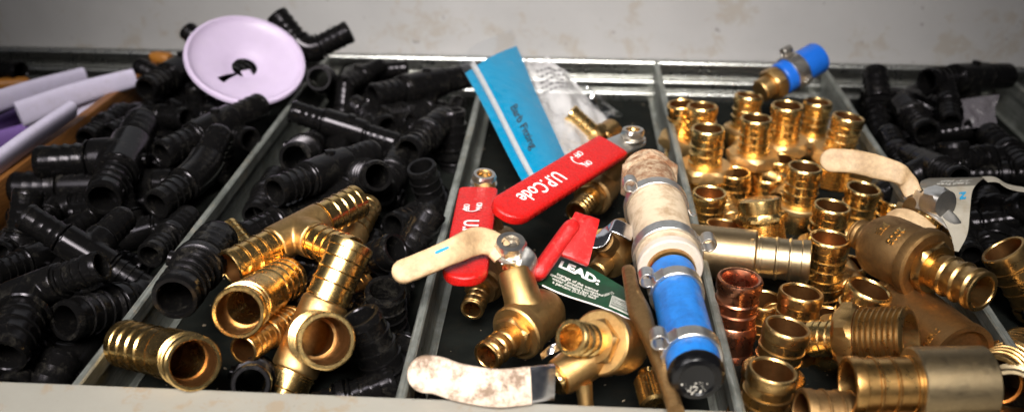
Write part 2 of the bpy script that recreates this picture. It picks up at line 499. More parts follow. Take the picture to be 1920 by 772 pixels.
def tee_body(r, hb, hbr, brr=1.0, bore=0.70, vox=0.075):
    bm = bmesh.new()
    lathe([(r, -hb), (r, hb)], 40, True, True, bm=bm, done=False)
    lathe([(r * brr, 0), (r * brr, hbr)], 40, True, True, bm=bm, M=RY(90), done=False)
    me = finish(bm, 'body')
    o = bpy.data.objects.new('t', me); COL.objects.link(o)
    md = o.modifiers.new('r', 'REMESH'); md.mode = 'VOXEL'; md.voxel_size = vox
    sm = o.modifiers.new('s', 'SMOOTH'); sm.factor = 0.5; sm.iterations = 7
    cut = []
    for k, (prof, mm) in enumerate((([(bore, -9), (bore, 9)], None), ([(bore * brr, 0.02), (bore * brr, 9)], RY(90)))):
        c = bpy.data.objects.new('c', lathe(prof, 32, True, True, M=mm)); COL.objects.link(c); cut.append(c)
        b = o.modifiers.new('b%d' % k, 'BOOLEAN'); b.operation = 'DIFFERENCE'; b.object = c; b.solver = 'EXACT'
    bpy.context.view_layer.update()
    out = evaluated(o)
    out.name = 'body'
    for x in [o] + cut: bpy.data.objects.remove(x)
    out.materials.clear(); out.shade_smooth(); out.set_sharp_from_angle(angle=math.radians(45))
    return out

def nub(me, r, z, ang=90):
    """moulding gate mark: a small disc on the side of a body"""
    d = lathe([(0.34, 0), (0.34, .2), (0.26, .24)], 16, False, True)
    return join([(me, None), (d, RZ(ang) @ T(r - .06, 0, z) @ RY(90))], 'body', 40)

PB = {}
PB['black'] = black_barb(); PB['brass'] = brass_barb(); PB['adapter'] = adapter_barb(); PB['small'] = small_barb()
PB['short'] = brass_barb(1.25, 2)
for k_ in ('brass', 'adapter', 'small', 'short'):         # bore faces take the brown that paints in their inner shade
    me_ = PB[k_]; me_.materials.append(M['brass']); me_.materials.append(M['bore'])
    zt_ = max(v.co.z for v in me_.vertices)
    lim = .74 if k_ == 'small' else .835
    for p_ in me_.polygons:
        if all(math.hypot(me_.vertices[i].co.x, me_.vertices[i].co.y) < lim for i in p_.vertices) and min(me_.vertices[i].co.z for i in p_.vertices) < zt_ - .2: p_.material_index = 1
TB = {}
TB['black'] = nub(tee_body(1.16, 1.75, 1.75, bore=.67), 1.16, 0.4, 180)
TB['brass'] = tee_body(1.04, 1.65, 1.55, bore=.78)
for m_ in TB.values(): m_.materials.clear()

def collar_body(kind):
    if kind == 'black':
        return nub(lathe([(.68, -.3), (1.02, -.3), (1.14, -.22), (1.16, 0), (1.14, .22), (1.02, .3), (.68, .3), (.68, -.3)], 40), 1.14, 0, 90)
    return lathe([(.79, -.25), (1.0, -.25), (1.08, -.18), (1.08, .18), (1.0, .25), (.79, .25), (.79, -.25)], 48)
CB = {'black': collar_body('black'), 'brass': collar_body('brass')}

def check(what, got, want):
    r = got / want
    if r < 0.72 or r > 1.35: print('LEN %-28s %.2f' % (what, r))

def level(A, B, L):
    """tilt the axis A-B about its middle height until it has the length L"""
    zm, d0 = (A[2] + B[2]) / 2, A[2] - B[2]
    best = None
    for i in range(-36, 37):
        dz = i * .1
        a, b = P(A[0], A[1], zm + dz / 2), P(B[0], B[1], zm - dz / 2)
        c = abs((a - b).length - L) / L + .05 * abs(dz - d0)
        if best is None or c < best[0]: best = (c, a, b)
    return best[1], best[2]

def tee(label, A, B, C, s, kind='black', mat=None, group=None, bs=1.0, cat='pipe fitting', name='tee_fitting', body_mat=None, solve=True):
    hb = 1.75 if kind == 'black' else 1.65
    L = 2.9 if kind == 'black' else 2.8
    a, b = level(A, B, 2 * (hb + L) * s) if solve else (P(*A), P(*B))
    check(label[:28], (a - b).length, 2 * (hb + L) * s)
    s *= 1 if not solve else min(1.08, max(.94, (a - b).length / (2 * (hb + L) * s)))
    c = (a + b) / 2
    x = Vector((0, 0, -1)) if C is None else P(*C) - c
    t = thing(name, label, cat, frame(c, b - a, x, s), group)
    mt = M[mat or kind]
    part('body', TB[kind], M[body_mat] if body_mat else mt, t)
    hbr = 1.75 if kind == 'black' else 1.55
    part('barb', PB[kind], mt, t, T(0, 0, hb - .02))
    part('barb', PB[kind], mt, t, RY(180) @ T(0, 0, hb - .02))
    part('barb', PB[kind], mt, t, RY(90) @ T(0, 0, hbr - .02) @ SC(bs))
    return t

def elbow(label, A, K, B, s, kind='black', mat=None, group=None, reach=None, second='full', name='elbow_fitting', cat='pipe fitting', reach_b=None, body_mat=None, anchor=False):
    a, k, b = P(*A), P(*K), P(*B)
    if reach is None: reach = 1.2 if kind == 'black' else 1.5
    da, db = (a - k).normalized(), (b - k).normalized()
    L = 2.9 if kind == 'black' else 2.8
    check(label[:28], (a - k).length, (reach + L) * s)
    if anchor: k = a - da * (reach + L) * s
    F = frame(k, da, db, s)
    db = (F.to_3x3().inverted() @ db).normalized()
    t = thing(name, label, cat, F, group)
    R_ = 1.14 if kind == 'black' else 1.03
    bore = .67 if kind == 'black' else .78
    rb = reach_b or reach
    p0, p2 = Vector((0, 0, reach)), db * rb
    bm = bmesh.new(); n = 40; st = []
    y = Vector((0, 1, 0)) if abs(db.x) > .05 else Vector((0, 1, 0))
    N = 22; outer = []; inner = []
    for i in range(N + 1):
        u = i / N
        p = p0 * (1 - u) ** 3 + (p0 * .35) * 3 * u * (1 - u) ** 2 + (p2 * .35) * 3 * u * u * (1 - u) + p2 * u ** 3
        tg = ((p0 * .35 - p0) * 3 * (1 - u) ** 2 + (p2 * .35 - p0 * .35) * 6 * u * (1 - u) + (p2 - p2 * .35) * 3 * u * u).normalized()
        xx = y.cross(tg).normalized()
        for lst, r in ((outer, R_), (inner, bore)):
            lst.append([bm.verts.new(p + (xx * math.cos(2 * PI * j / n) + y * math.sin(2 * PI * j / n)) * r) for j in range(n)])
    rings = outer + inner[::-1] + [outer[0]]
    for q, w in zip(rings[:-1], rings[1:]):
        for j in range(n):
            bm.faces.new((q[j], q[(j + 1) % n], w[(j + 1) % n], w[j]))
    mt = M[mat or kind]
    part('body', finish(bm, 'body', 35), M[body_mat] if body_mat else mt, t)
    part('barb', PB[kind], mt, t, T(0, 0, reach - .02))
    q = Vector((0, 0, 1)).rotation_difference(db).to_matrix().to_4x4()
    sec = {'full': PB[kind], 'short': PB['short']}[second]
    part('barb' if second == 'full' else 'socket', sec, mt, t, T(*(db * (rb - .02))) @ q @ (SC(1.08) if second == 'short' else Matrix()))
    return t

def coupling(label, A, B, s, kind='black', mat=None, group=None, name='coupling_fitting', cat='pipe fitting', anchor=True):
    """A is the mouth that shows; the rest runs towards B"""
    a, b = P(*A), P(*B)
    L = 2.9 if kind == 'black' else 2.8
    d = (b - a).normalized()
    c = a + d * (L + .3) * s if anchor else (a + b) / 2
    t = thing(name, label, cat, frame(c, -d, None, s), group)
    mt = M[mat or kind]
    part('collar', CB[kind], mt, t)
    part('barb', PB[kind], mt, t, T(0, 0, .28))
    part('barb', PB[kind], mt, t, RY(180) @ T(0, 0, .28))
    return t
# ------------------------------------------------------------------ the drawer and what stands round it
ZF = -2.85                      # drawer floor
YF, YB = 28.8, 70.0             # front rail edge, rear wall
def sheet_x(poly, x0, x1, name, sharp=30):
    """profile in (y, z) extruded along x"""
    bm = bmesh.new(); n = len(poly)
    a = [bm.verts.new((x0, y, z)) for y, z in poly]; b = [bm.verts.new((x1, y, z)) for y, z in poly]
    for i in range(n):
        bm.faces.new((a[i], a[(i + 1) % n], b[(i + 1) % n], b[i]))
    bm.faces.new(a[::-1]); bm.faces.new(b)
    return finish(bm, name, sharp)

solo('drawer_floor', sheet_x([(YF - 4, ZF), (YB + .4, ZF), (YB + .4, ZF - .12), (YF - 4, ZF - .12)], -62, 52, 'drawer_floor'), M['floor'], None, None, kind='structure')

dr = thing('parts_tray', 'shallow galvanised parts drawer with bright rolled rear rim and grey painted front rail', 'drawer', T(0, YF, ZF))
DO = Vector((0, YF, ZF))
def arc(cy, cz, r, a0, a1, n=8): return [(cy + r * math.cos(math.radians(a0 + (a1 - a0) * i / n)), cz + r * math.sin(math.radians(a0 + (a1 - a0) * i / n))) for i in range(n + 1)]
rear = [(YB + .5, ZF + .01), (YB + .5, -.25)] + arc(YB + .15, -.28, .34, 10, 190, 12) + [(YB - .19, -.62), (YB + .02, -.75), (YB + .05, -1.35)] + arc(YB - .25, -1.62, .27, 80, 200, 7) + [(YB - .5, -1.85), (YB - .42, -2.2)] + arc(YB - .6, -2.45, .2, 60, 200, 5) + [(YB - .8, ZF + .01)]
part('rear_wall', sheet_x(rear, -60, 50, 'rear_wall'), M['rim_steel'], dr, T(*-DO))
fr = [(YF - 6, -3.2), (YF - .02, -3.2), (YF - .02, -.05)] + arc(YF - .22, .0, .2, 0, 90, 6) + [(YF - 6, .2)]
part('front_rail', sheet_x(fr, -60, 50, 'front_rail'), M['rail'], dr, T(*-DO))

pan = [(YB + .75, -3), (YB + .75, 8), (YB + 1.1, 8), (YB + 1.1, -3)]
solo('cabinet_panel', sheet_x(pan, -90, 80, 'cabinet_panel'), M['panel'], 'light grey painted metal panel with small stains behind the drawer', 'panel')

def divider(x, label, flange=1, y0=YF + .02, y1=YB - .35, x1=None):
    # plate with a folded hem on top and a foot flange; profile in (x, z)
    h = .20
    pr = [(-.06, ZF + .02), (-.06, -.85), (-h, -.80), (-h, -.10), (-h + .07, -.02), (0, 0), (h - .07, -.02), (h, -.10), (h, -.72), (h - .05, -.75), (h - .05, -.2), (.06, -.2), (.06, ZF + .26), (.12, ZF + .10), (.45, ZF + .07), (.45, ZF + .02)]
    if flange < 0: pr = [(-a, b) for a, b in pr]
    bm = bmesh.new(); n = len(pr); rows = []
    N = 24
    for k in range(N + 1):
        t = k / N; y = y0 + (y1 - y0) * t
        xx = x + ((x1 - x) * t if x1 is not None else 0) + .05 * mnoise.noise(Vector((x, y * .12, 0)))
        zz = .05 * mnoise.noise(Vector((x, y * .1, 7)))
        rows.append([bm.verts.new((xx + a, y, b + (zz if b > -1 else 0))) for a, b in pr])
    for a, b in zip(rows[:-1], rows[1:]):
        for i in range(n): bm.faces.new((a[i], a[(i + 1) % n], b[(i + 1) % n], b[i]))
    bm.faces.new(rows[0][::-1]); bm.faces.new(rows[-1])
    me = finish(bm, 'divider', 35)
    org = Vector((x, y0, ZF))
    me.transform(T(*-org))
    return solo('metal_divider', me, M['galv'], label, 'divider', T(*org), 'galvanised dividers of the drawer')
divider(-18.85, 'galvanised divider between the all black pile and the pile of black and brass tees', 1, x1=-18.7)
divider(-6.15, 'galvanised divider beside the red handled valves, on their left', 1, x1=-6.3)
divider(6.68, 'galvanised divider between the hose assembly and the upright brass adapters', -1, x1=6.38)
divider(18.45, 'galvanised divider between the brass fittings and the dim right hand black fittings', -1, x1=18.7)
divider(31.5, 'galvanised divider in the far right corner beyond the dim black fittings', -1)

wb = prism([(-.32, 0), (.32, 0), (.32, 40.3), (-.32, 40.3)], ZF + .02, .05, .05, 'wooden_divider', 2)
wo = Vector((-32.35, 28.9, 0))
solo('wooden_divider', wb, M['wood'], 'brown wooden divider strip between the white plastic strips and black fittings', 'divider', T(*wo) @ RZ(-1.6))

# ------------------------------------------------------------------ far left: plastic strips
def strip(A, B, w, th, label, wd=(0.3, .5, .8), bend=0.0, mat='strip', name='plastic_strip', r1=False):
    a, b = P(*A), P(*B)
    mid = (a + b) / 2 + Vector((0, 0, bend))
    org = (a + b) / 2
    me = lever([a - org, mid - org, b - org], wd, w, th * .72, False, r1, ex=2.6, wfun=lambda t: 1 - .25 * t)
    return solo(name, me, M[mat], label, 'plastic strip', T(*org), 'plastic strips in the far left compartment')
strip((-40, 203, .3), (158, 141, .6), 1.5, 1.0, 'white plastic strip lying rearmost, beside the dark thing at the left edge', bend=.1)
strip((35, 215, -.1), (252, 146, .6), 1.75, 1.0, 'longest white plastic strip, its tip touching the wooden divider near the rim', bend=.15)
strip((55, 236, -1.2), (215, 186, -.6), 1.5, .9, 'white plastic strip half hidden under the longest one, against the wood')
strip((-60, 350, .4), (134, 206, 1.0), 1.6, 1.1, 'white plastic strip nearest the viewer, its cut end lying on another strip', bend=.1)
strip((-30, 250, -1.8), (50, 208, -1.4), 1.4, 1.0, 'added plastic strip coloured as purple shadow, low down between two white strips', mat='purple')  # this strip and the next are added to stand for purple shadow
strip((-30, 275, -2.0), (60, 245, -1.8), 1.6, 1.0, 'short added plastic strip coloured as purple shadow, under the nearest white strip', mat='purple')
g = coupling('dark fitting at the left edge of the photo near the rear wall', (40, 135, -.3), (-60, 128, -.6), .85, 'black', None, 'black fittings outside the wooden divider')
me = loft([(Vector((-1.5, 0, 0)), Vector((0, .45, 0)), Vector((0, 0, .4))), (Vector((1.2, 0, 0)), Vector((0, .5, 0)), Vector((0, 0, .45))), (Vector((1.5, 0, 0)), Vector((0, .3, 0)), Vector((0, 0, .25)))], 24, 2.4)
solo('orange_clip', me, M['orange'], 'small orange plastic piece below the dark fitting at the left edge', 'clip', frame(P(16, 157, -1.0), (0, 0, 1), (1, .2, 0)))
me = loft([(Vector((-.9, 0, 0)), Vector((0, .3, 0)), Vector((0, 0, .3))), (Vector((-.5, 0, 0)), Vector((0, .5, 0)), Vector((0, 0, .4))), (Vector((.6, 0, 0)), Vector((0, .5, 0)), Vector((0, 0, .4))), (Vector((.8, 0, 0)), Vector((0, .35, 0)), Vector((0, 0, .3)))], 24, 2.6)
solo('orange_clip', me, M['orange'], 'small orange piece at the rear end of the wooden divider', 'clip', frame(P(303, 108, .3), (0, 0, 1), (1, -.3, 0)))

# ------------------------------------------------------------------ left compartment: black fittings
GL = 'black ribbed fittings in the left compartment'
tee('black tee lying toward the viewer with its side branch pointing at the wood', (268, 228, .2), (193, 374, 1.2), (97, 276, .7), 1.02, group=GL)
tee('large black barb lying level beside the wood, running under the pile', (25, 353, -.3), (325, 345, -1.3), None, .98, group=GL)
elbow('dusty black elbow standing upright beside the divider, its open mouth facing up', (418, 243, 1.7), (374, 325, .8), (293, 384, .6), .84, group=GL, reach=1.5)
tee('long black tee lying diagonally just below the lilac dish', (302, 290, .5), (490, 197, 1.0), None, .88, group=GL)
elbow('small black elbow with open mouth beside the divider, behind the dusty elbow', (470, 262, .3), (395, 242, -.4), (345, 170, -1.6), .78, group=GL, anchor=True)
tee('black tee left of the lilac dish, pointing at the rear end of the wood', (272, 168, .6), (400, 96, 1.3), None, .86, group=GL)
coupling('black fitting end resting on the rear end of the wooden divider', (258, 124, .4), (340, 165, -.8), .72, group=GL)
coupling('black fitting end sticking up behind the upper left of the dish', (350, 56, 2.9), (415, 118, .9), .74, group=GL)
coupling('black ribbed fitting standing upright under the lower left of the dish', (367, 160, .9), (370, 232, -1.8), .72, group=GL)
tee('black tee with a bright level highlight, halfway along the wood', (215, 213, -.4), (350, 222, -.5), (322, 262, .2), .74, group=GL)
coupling('black fitting leaning on the wood, left of the tee with the bright highlight', (160, 262, -.6), (250, 200, -.6), .76, group=GL)
tee('shiny black tee crossing the middle of the left pile, speckled with white dust', (45, 404, .9), (280, 545, .3), (292, 386, .6), .70, group=GL)
coupling('black ribbed fitting slanting down to the divider, right of the speckled tee', (280, 480, -.2), (358, 402, -.3), .70, group=GL)
tee('black reducing tee at the lower left, its wide branch pointing down', (210, 490, 2.2), (-72, 596, -.6), (34, 700, .4), .72, group=GL, bs=1.36, solve=False)
coupling('black ribbed fitting with a wide open mouth below the reducing tee', (120, 602, .2), (262, 560, -1.2), .94, group=GL)
coupling('black fitting low in the front left corner, beside the divider end', (118, 668, -1.2), (60, 770, -2.2), .86, group=GL)
coupling('black fitting cut off by the left edge, behind the wide mouthed ones', (-2, 478, -.2), (75, 408, -1.2), .72, group=GL)
elbow('black elbow at the left edge under the speckled tee', (-10, 514, -.2), (75, 478, -.4), (150, 415, -1.6), .66, group=GL)
coupling('black fitting peeping out between the level barb and the speckled tee', (128, 402, -1.2), (215, 388, -1.3), .66, group=GL)
coupling('black fitting lying under the long tee below the dish', (420, 300, -1.4), (330, 330, -1.5), .8, group=GL)
coupling('black fitting at the left edge under the reducing tee branch', (-20, 650, -.6), (30, 560, -1.2), .8, group=GL)
elbow('black elbow in the gap between the speckled tee and the divider', (250, 430, -.6), (330, 350, -1.2), (400, 330, -2.0), .7, group=GL)

# ------------------------------------------------------------------ second compartment
GM = 'black ribbed fittings in the second compartment'
elbow('black elbow lying highest, propped up in front of the grey panel right of the dish', (520, 30, 4.4), (575, 100, 2.0), (646, 64, 3.2), .84, group=GM)
coupling('black fitting with a round open mouth just right of the lilac dish', (597, 147, 1.4), (616, 152, -1.2), .90, group=GM)
tee('long straight black tee lying across the upper part of the second pile', (545, 208, .7), (745, 270, .6), None, .70, group=GM)
coupling('black fitting with a pale rimmed mouth beside the left divider', (553, 297, 1.0), (588, 272, -.9), .97, group=GM)
tee('dusty black tee lying above the brass tees, its left mouth open', (514, 360, 1.0), (700, 286, 1.0), None, .84, group=GM)
elbow('dusty black elbow alongside the dusty tee, its mouth open to the right', (708, 330, 1.7), (655, 330, -.6), (590, 400, -1.6), .88, group=GM, anchor=True)
coupling('black fitting tucked behind the open mouth of the dusty elbow', (715, 362, -.4), (755, 280, -.6), .84, group=GM)
coupling('black fitting standing tilted with a bright glint, mouth up, by the right divider', (789, 311, 1.0), (817, 398, -2.2), .88, group=GM)
coupling('black fitting standing upright with its mouth up near the blue label', (847, 206, .9), (850, 290, -2.0), .92, group=GM)
coupling('black ribbed fitting slanting down left, between the two upright mouths', (764, 284, .3), (845, 212, .2), .90, group=GM)
tee('black tee lying level along the rear, below the rim', (697, 182, .3), (880, 142, .5), None, .92, group=GM)
coupling('black ribbed fitting pointing at the viewer below the rear tee', (727, 240, -.3), (650, 196, -.8), .86, group=GM)
coupling('square looking black fitting standing right of the round mouth', (648, 156, .9), (641, 236, -1.4), .66, group=GM)
coupling('small black fitting with a bright edge leaning on the rear rim', (648, 160, .2), (712, 124, .6), .60, group=GM)
coupling('small ribbed black fitting lying along the rear rim', (766, 128, .2), (690, 134, .1), .62, group=GM)
tee('black tee under the rear tee, between the ribbed fittings', (712, 218, -1.0), (830, 206, -.9), None, .74, group=GM)
coupling('brown dusted black fitting leaning against the right divider, mouth up', (812, 392, 1.3), (756, 484, -.8), .82, group=GM)
coupling('ribbed black fitting opening to the right, left of the cream handle tip', (744, 466, 1.1), (672, 500, -.4), .86, group=GM)
coupling('black fitting standing with its mouth up just below the cream handle tip', (722, 540, .9), (727, 640, -2.4), .94, group=GM)
coupling('wide black fitting leaning right of the front brass tee, mouth up left', (672, 592, 1.5), (735, 712, -1.6), .96, group=GM)
coupling('black fitting with a thin grey rim at the front, between two brass mouths', (470, 720, .1), (482, 700, -2.2), .80, group=GM)
coupling('large dusty black fitting slanting over the left divider, wide mouth toward the viewer', (327, 560, 1.7), (413, 442, .9), 1.03, group=GM)
coupling('black fitting behind the left end of the big brass tee', (452, 446, -.4), (532, 412, -.6), .80, group=GM)
coupling('black fitting lying low between the two dusty fittings and the left divider', (520, 330, -1.6), (470, 420, -1.7), .8, group=GM)
coupling('black fitting low down beside the wide leaning one, near the right divider', (765, 640, -1.2), (700, 760, -2.0), .74, group=GM)
coupling('black fitting lying in the front right corner of the second compartment', (745, 712, -1.0), (660, 742, -1.5), .70, group=GM)
elbow('black elbow deep between the glinting fitting and the brown dusted one', (720, 430, -.6), (800, 400, -1.4), (840, 330, -2.2), .78, group=GM)
coupling('black fitting lying deep under the long straight tee', (600, 250, -1.4), (690, 300, -1.5), .8, group=GM)

GB = 'brass fittings in the second compartment'
tee('large bright brass tee lying diagonally, its branch opening toward the viewer', (672, 376, 1.7), (430, 504, 1.3), (622, 500, 1.6), .86, 'brass', group=GB, body_mat='brass_cast')
tee('brass tee half hidden behind the large diagonal brass tee', (688, 384, .2), (600, 560, -1.0), None, .80, 'brass', group=GB, body_mat='brass_cast', mat='brass_dull')
elbow('brass elbow with wide smooth mouth facing the viewer, above the small brass barb', (568, 500, -.1), (468, 568, 1.2), (430, 600, 2.4), 1.0, 'brass', group=GB, second='short', reach=.95, reach_b=.62)
tee('front brass tee standing up, its wide mouth showing golden walls inside', (632, 520, 1.6), (530, 742, -2.2), (614, 674, 2.6), .98, 'brass', group=GB, body_mat='brass_cast', bs=1.14, solve=False)
coupling('small brass barb between the two wide brass mouths', (455, 657, .3), (560, 588, -.6), .62, 'brass', 'brass_dull', GB)
elbow('brass elbow at the front left corner, wide mouth toward the viewer', (212, 638, -.3), (340, 668, .5), (388, 694, 2.0), 1.0, 'brass', group=GB, second='short', reach=.9, reach_b=.62)
coupling('small brass barb right of the large dusty black fitting', (424, 424, .6), (486, 492, -.6), .58, 'brass', group=GB)
coupling('small brass piece behind the top of the front brass tee', (692, 522, -.6), (630, 560, -1.0), .55, 'brass', 'brass_dull', GB)

# hidden layer that the gaps between the upper fittings show
random.seed(5)
def filler(label, group, x0, x1, y0, y1, n, kind='black', s0=.62, s1=.80, mat=None):
    for i in range(n):
        s = random.uniform(s0, s1)
        u = (i + .5) / n
        y = y0 + (y1 - y0) * u + random.uniform(-1.5, 1.5)
        x = random.uniform(x0 + 1.7, x1 - 1.7)
        a = random.uniform(0, PI)
        edge = min(x - x0, x1 - x) < 4.0
        d = Vector((math.cos(a) * (.12 if edge else .7), math.sin(a) if not edge else 1.0, random.uniform(-.18, .18)))
        hint = Vector((1 if x < (x0 + x1) / 2 else -1, 0, .25))
        c = Vector((x, y, ZF + s * 1.15 + random.uniform(.05, .9 if kind == 'black' else .15)))
        F = frame(c, d, hint, s)
        t = thing('tee_fitting' if i % 2 else 'coupling_fitting', label, 'pipe fitting', F, group)
        mt = M[mat or kind]
        if i % 2:
            hb = 1.75 if kind == 'black' else 1.65; hbr = 1.75 if kind == 'black' else 1.55
            part('body', TB[kind], mt, t)
            for mm in (T(0, 0, hb - .02), RY(180) @ T(0, 0, hb - .02), RY(90) @ T(0, 0, hbr - .02)): part('barb', PB[kind], mt, t, mm)
        else:
            part('collar', CB[kind], mt, t)
            for mm in (T(0, 0, .28), RY(180) @ T(0, 0, .28)): part('barb', PB[kind], mt, t, mm)
filler('black fitting mostly buried in the bottom layer of the left compartment', 'buried black fittings of the left compartment', -32, -18.9, 31, 68, 26)
filler('black fitting mostly buried in the bottom layer of the second compartment', 'buried black fittings of the second compartment', -18.6, -6.4, 34, 68, 26)
random.seed(23)
filler('black fitting mostly buried in the bottom layer of the right hand compartment', 'buried black fittings of the right compartment', 18.9, 31.2, 38, 68, 22)
filler('brass fitting mostly buried under the brass adapters', 'buried brass fittings', 6.8, 18.4, 34, 60, 5, 'brass', .62, .72, 'brass_dull')

# ------------------------------------------------------------------ right hand compartment
GR = 'dim black fittings in the right compartment'
coupling('dim black fitting standing upright at the rear, right of the blue clamp', (1640, 132, 1.0), (1650, 232, -1.6), .92, group=GR)
coupling('dim black ribbed fitting slanting toward the viewer, left of the plastic scrap', (1738, 250, .1), (1672, 172, 0), .86, group=GR)
coupling('dim black fitting with a purple sheen standing left of the plastic scrap', (1772, 152, 1.1), (1788, 262, -.9), .66, group=GR)
coupling('dim black fitting with its round mouth up in front of the plastic scrap', (1786, 266, .5), (1790, 350, -2.0), .96, group=GR)
tee('dim large black tee lying along the rear rim of the right compartment', (1738, 152, .8), (1890, 142, .8), None, .92, group=GR)
coupling('dim black fitting with a short bright edge right of the round mouth', (1788, 304, -.5), (1905, 290, -.6), .72, group=GR)
tee('dim black tee lying just above the grey card tag', (1700, 290, .3), (1800, 335, -.2), (1720, 340, -.4), .72, group=GR)
coupling('dim ribbed black fitting against the far right divider', (1850, 248, -.2), (1925, 318, -.6), .78, group=GR)
coupling('dim black fitting with its mouth up under the curl of the grey tag', (1868, 378, -.4), (1860, 480, -2.2), .92, group=GR)
coupling('dim black fitting at the right edge under the paper ribbon', (1925, 385, .2), (1860, 410, -1.2), .84, group=GR)
coupling('dim black fitting lying along the right side of the divider behind the tag', (1665, 250, -.8), (1700, 330, -1.4), .80, group=GR)
coupling('brass fitting with a wide round mouth at the right edge of the photo', (1880, 466, .9), (1945, 568, -1.6), 1.06, 'brass', 'brass_dull', 'brass fittings at the right edge')

def patch(pts, nu, nv, fn, thick=0.0, name='sheet', sharp=60):
    """pts: function (u, v) -> point; a thin sheet with real thickness"""
    bm = bmesh.new()
    g = [[bm.verts.new(fn(i / nu, j / nv)) for j in range(nv + 1)] for i in range(nu + 1)]
    for i in range(nu):
        for j in range(nv): bm.faces.new((g[i][j], g[i + 1][j], g[i + 1][j + 1], g[i][j + 1]))
    if thick:
        bm.normal_update()
        bmesh.ops.solidify(bm, geom=list(bm.faces), thickness=thick)
    return finish(bm, name, sharp)
def bil(a, b, c, d):
    """corners a (u0 v0), b (u1 v0), c (u1 v1), d (u0 v1)"""
    return lambda u, v: (a * (1 - u) + b * u) * (1 - v) + (d * (1 - u) + c * u) * v

cs = [P(1800, 188, .4), P(1874, 178, .9), P(1866, 236, -.3), P(1808, 240, -.4)]
f0 = bil(*cs); oc = sum(cs, Vector()) / 4
me = patch(None, 16, 12, lambda u, v: f0(u, v) - oc + Vector((0, -.5, .3)) * (.5 * math.sin(3 * u + 4 * v) + .6 * mnoise.noise(Vector((u * 4, v * 4, 3)))), .03, 'plastic_scrap')
solo('plastic_scrap', me, M['film_grey'], 'crumpled grey scrap of plastic bag among the dim black fittings', 'plastic bag', T(*oc))

# ------------------------------------------------------------------ lilac dish
cn = Vector((.30, .56, .77)).normalized()
wn = ROT @ cn
dc = P(460, 115, 2.7)
dish = bmesh.new()
SEG = 120; prof = [(.84, -.74), (1.0, -.71), (1.25, -.60), (1.6, -.47), (2.3, -.32), (2.95, -.20), (3.4, -.05), (3.58, .09), (3.70, .22), (3.80, .20), (3.84, .08)]
nd = frame(dc, wn, P(440, 130, 2.4) - dc)      # x axis: towards the key slot
rr = []
for r, z in prof:
    rr.append([dish.verts.new((r * math.cos(2 * PI * (i + .5) / SEG), r * math.sin(2 * PI * (i + .5) / SEG), z)) for i in range(SEG)])
for k, (a, b) in enumerate(zip(rr[:-1], rr[1:])):
    for i in range(SEG):
        am = (i + 1) % SEG
        if k < 4 and (am <= 2 or am >= SEG - 2): continue       # key slot
        dish.faces.new((a[i], a[(i + 1) % SEG], b[(i + 1) % SEG], b[i]))
dish.normal_update()
bmesh.ops.solidify(dish, geom=list(dish.faces), thickness=.10)
dt = thing('round_dish', 'round lilac plastic dish with a keyhole opening, lying on the black fittings', 'plastic plate', nd)
part('dish', finish(dish, 'dish', 40), M['lilac'], dt)
sa = math.radians(150)
dv = (nd.to_3x3().inverted() @ (P(530, 170, 2.4) - dc)); sa = math.atan2(dv.y, dv.x)
sd = Vector((math.cos(sa), math.sin(sa), 0))
part('seam', loft([(sd * r + Vector((0, 0, z + .01)), Vector((-sd.y, sd.x, 0)) * .06, Vector((0, 0, .03))) for r, z in ((1.2, -.61), (1.7, -.46), (2.4, -.31), (3.1, -.19))], 10, 2), M['lilac'], dt)

part('tongue', loft([(sd * .86 + Vector((0, 0, -.74)), Vector((-sd.y, sd.x, 0)) * .34, Vector((0, 0, .05))), (sd * .16 + Vector((0, 0, -.76)), Vector((-sd.y, sd.x, 0)) * .32, Vector((0, 0, .05)))], 20, 5), M['lilac'], dt)
coupling('black fitting lying behind the keyhole opening of the lilac dish', (430, 150, .9), (520, 118, .6), .9, group=GL)

# grit on the drawer floor
random.seed(11)
gb = bmesh.new()
for i in range(420):
    x, y = random.uniform(-18, 18), YF + 1 + 40 * random.random() ** 1.6
    r = random.choice((.03, .04, .05, .07, .11))
    q = T(x, y, ZF + r * .3) @ RZ(random.uniform(0, 360)) @ Matrix.Diagonal((r, r * random.uniform(.3, 1), r * .5, 1))
    bmesh.ops.create_icosphere(gb, subdivisions=1, radius=1, matrix=q)
solo('grit', finish(gb, 'grit', 20), M['grit'], 'scattered pale grit and metal filings on the dark drawer floor', 'grit', kind='stuff')
# ------------------------------------------------------------------ upright brass adapters
GA = 'brass adapters standing in the right half of the drawer'
def threads(r, L, n, name='threaded_end', bore=.8):
    pr = [(bore, 0), (r * .9, 0)]
    st = L / n
    for i in range(n):
        pr += [(r * .90, i * st + .02), (r, i * st + st * .42), (r, i * st + st * .55), (r * .90, (i + 1) * st - .02)]
    pr += [(r * .86, L), (bore, L), (bore, 0)]
    return lathe(pr, 56, name=name, sharp=30)
HEX = hexnut(1.76, .82, 0, .13, 'hex_collar')
FLG = lathe([(0, -.0), (1.30, 0), (1.36, .06), (1.36, .30), (1.30, .36), (0, .36)], 56, name='flange')
THR = threads(1.24, 1.6, 8)
SOC = lathe([(.0, 0), (1.22, 0), (1.25, .05), (1.25, 1.5), (1.2, 1.6), (.95, 1.6), (.9, 1.5), (.9, .2), (0, .2)], 56, name='socket')

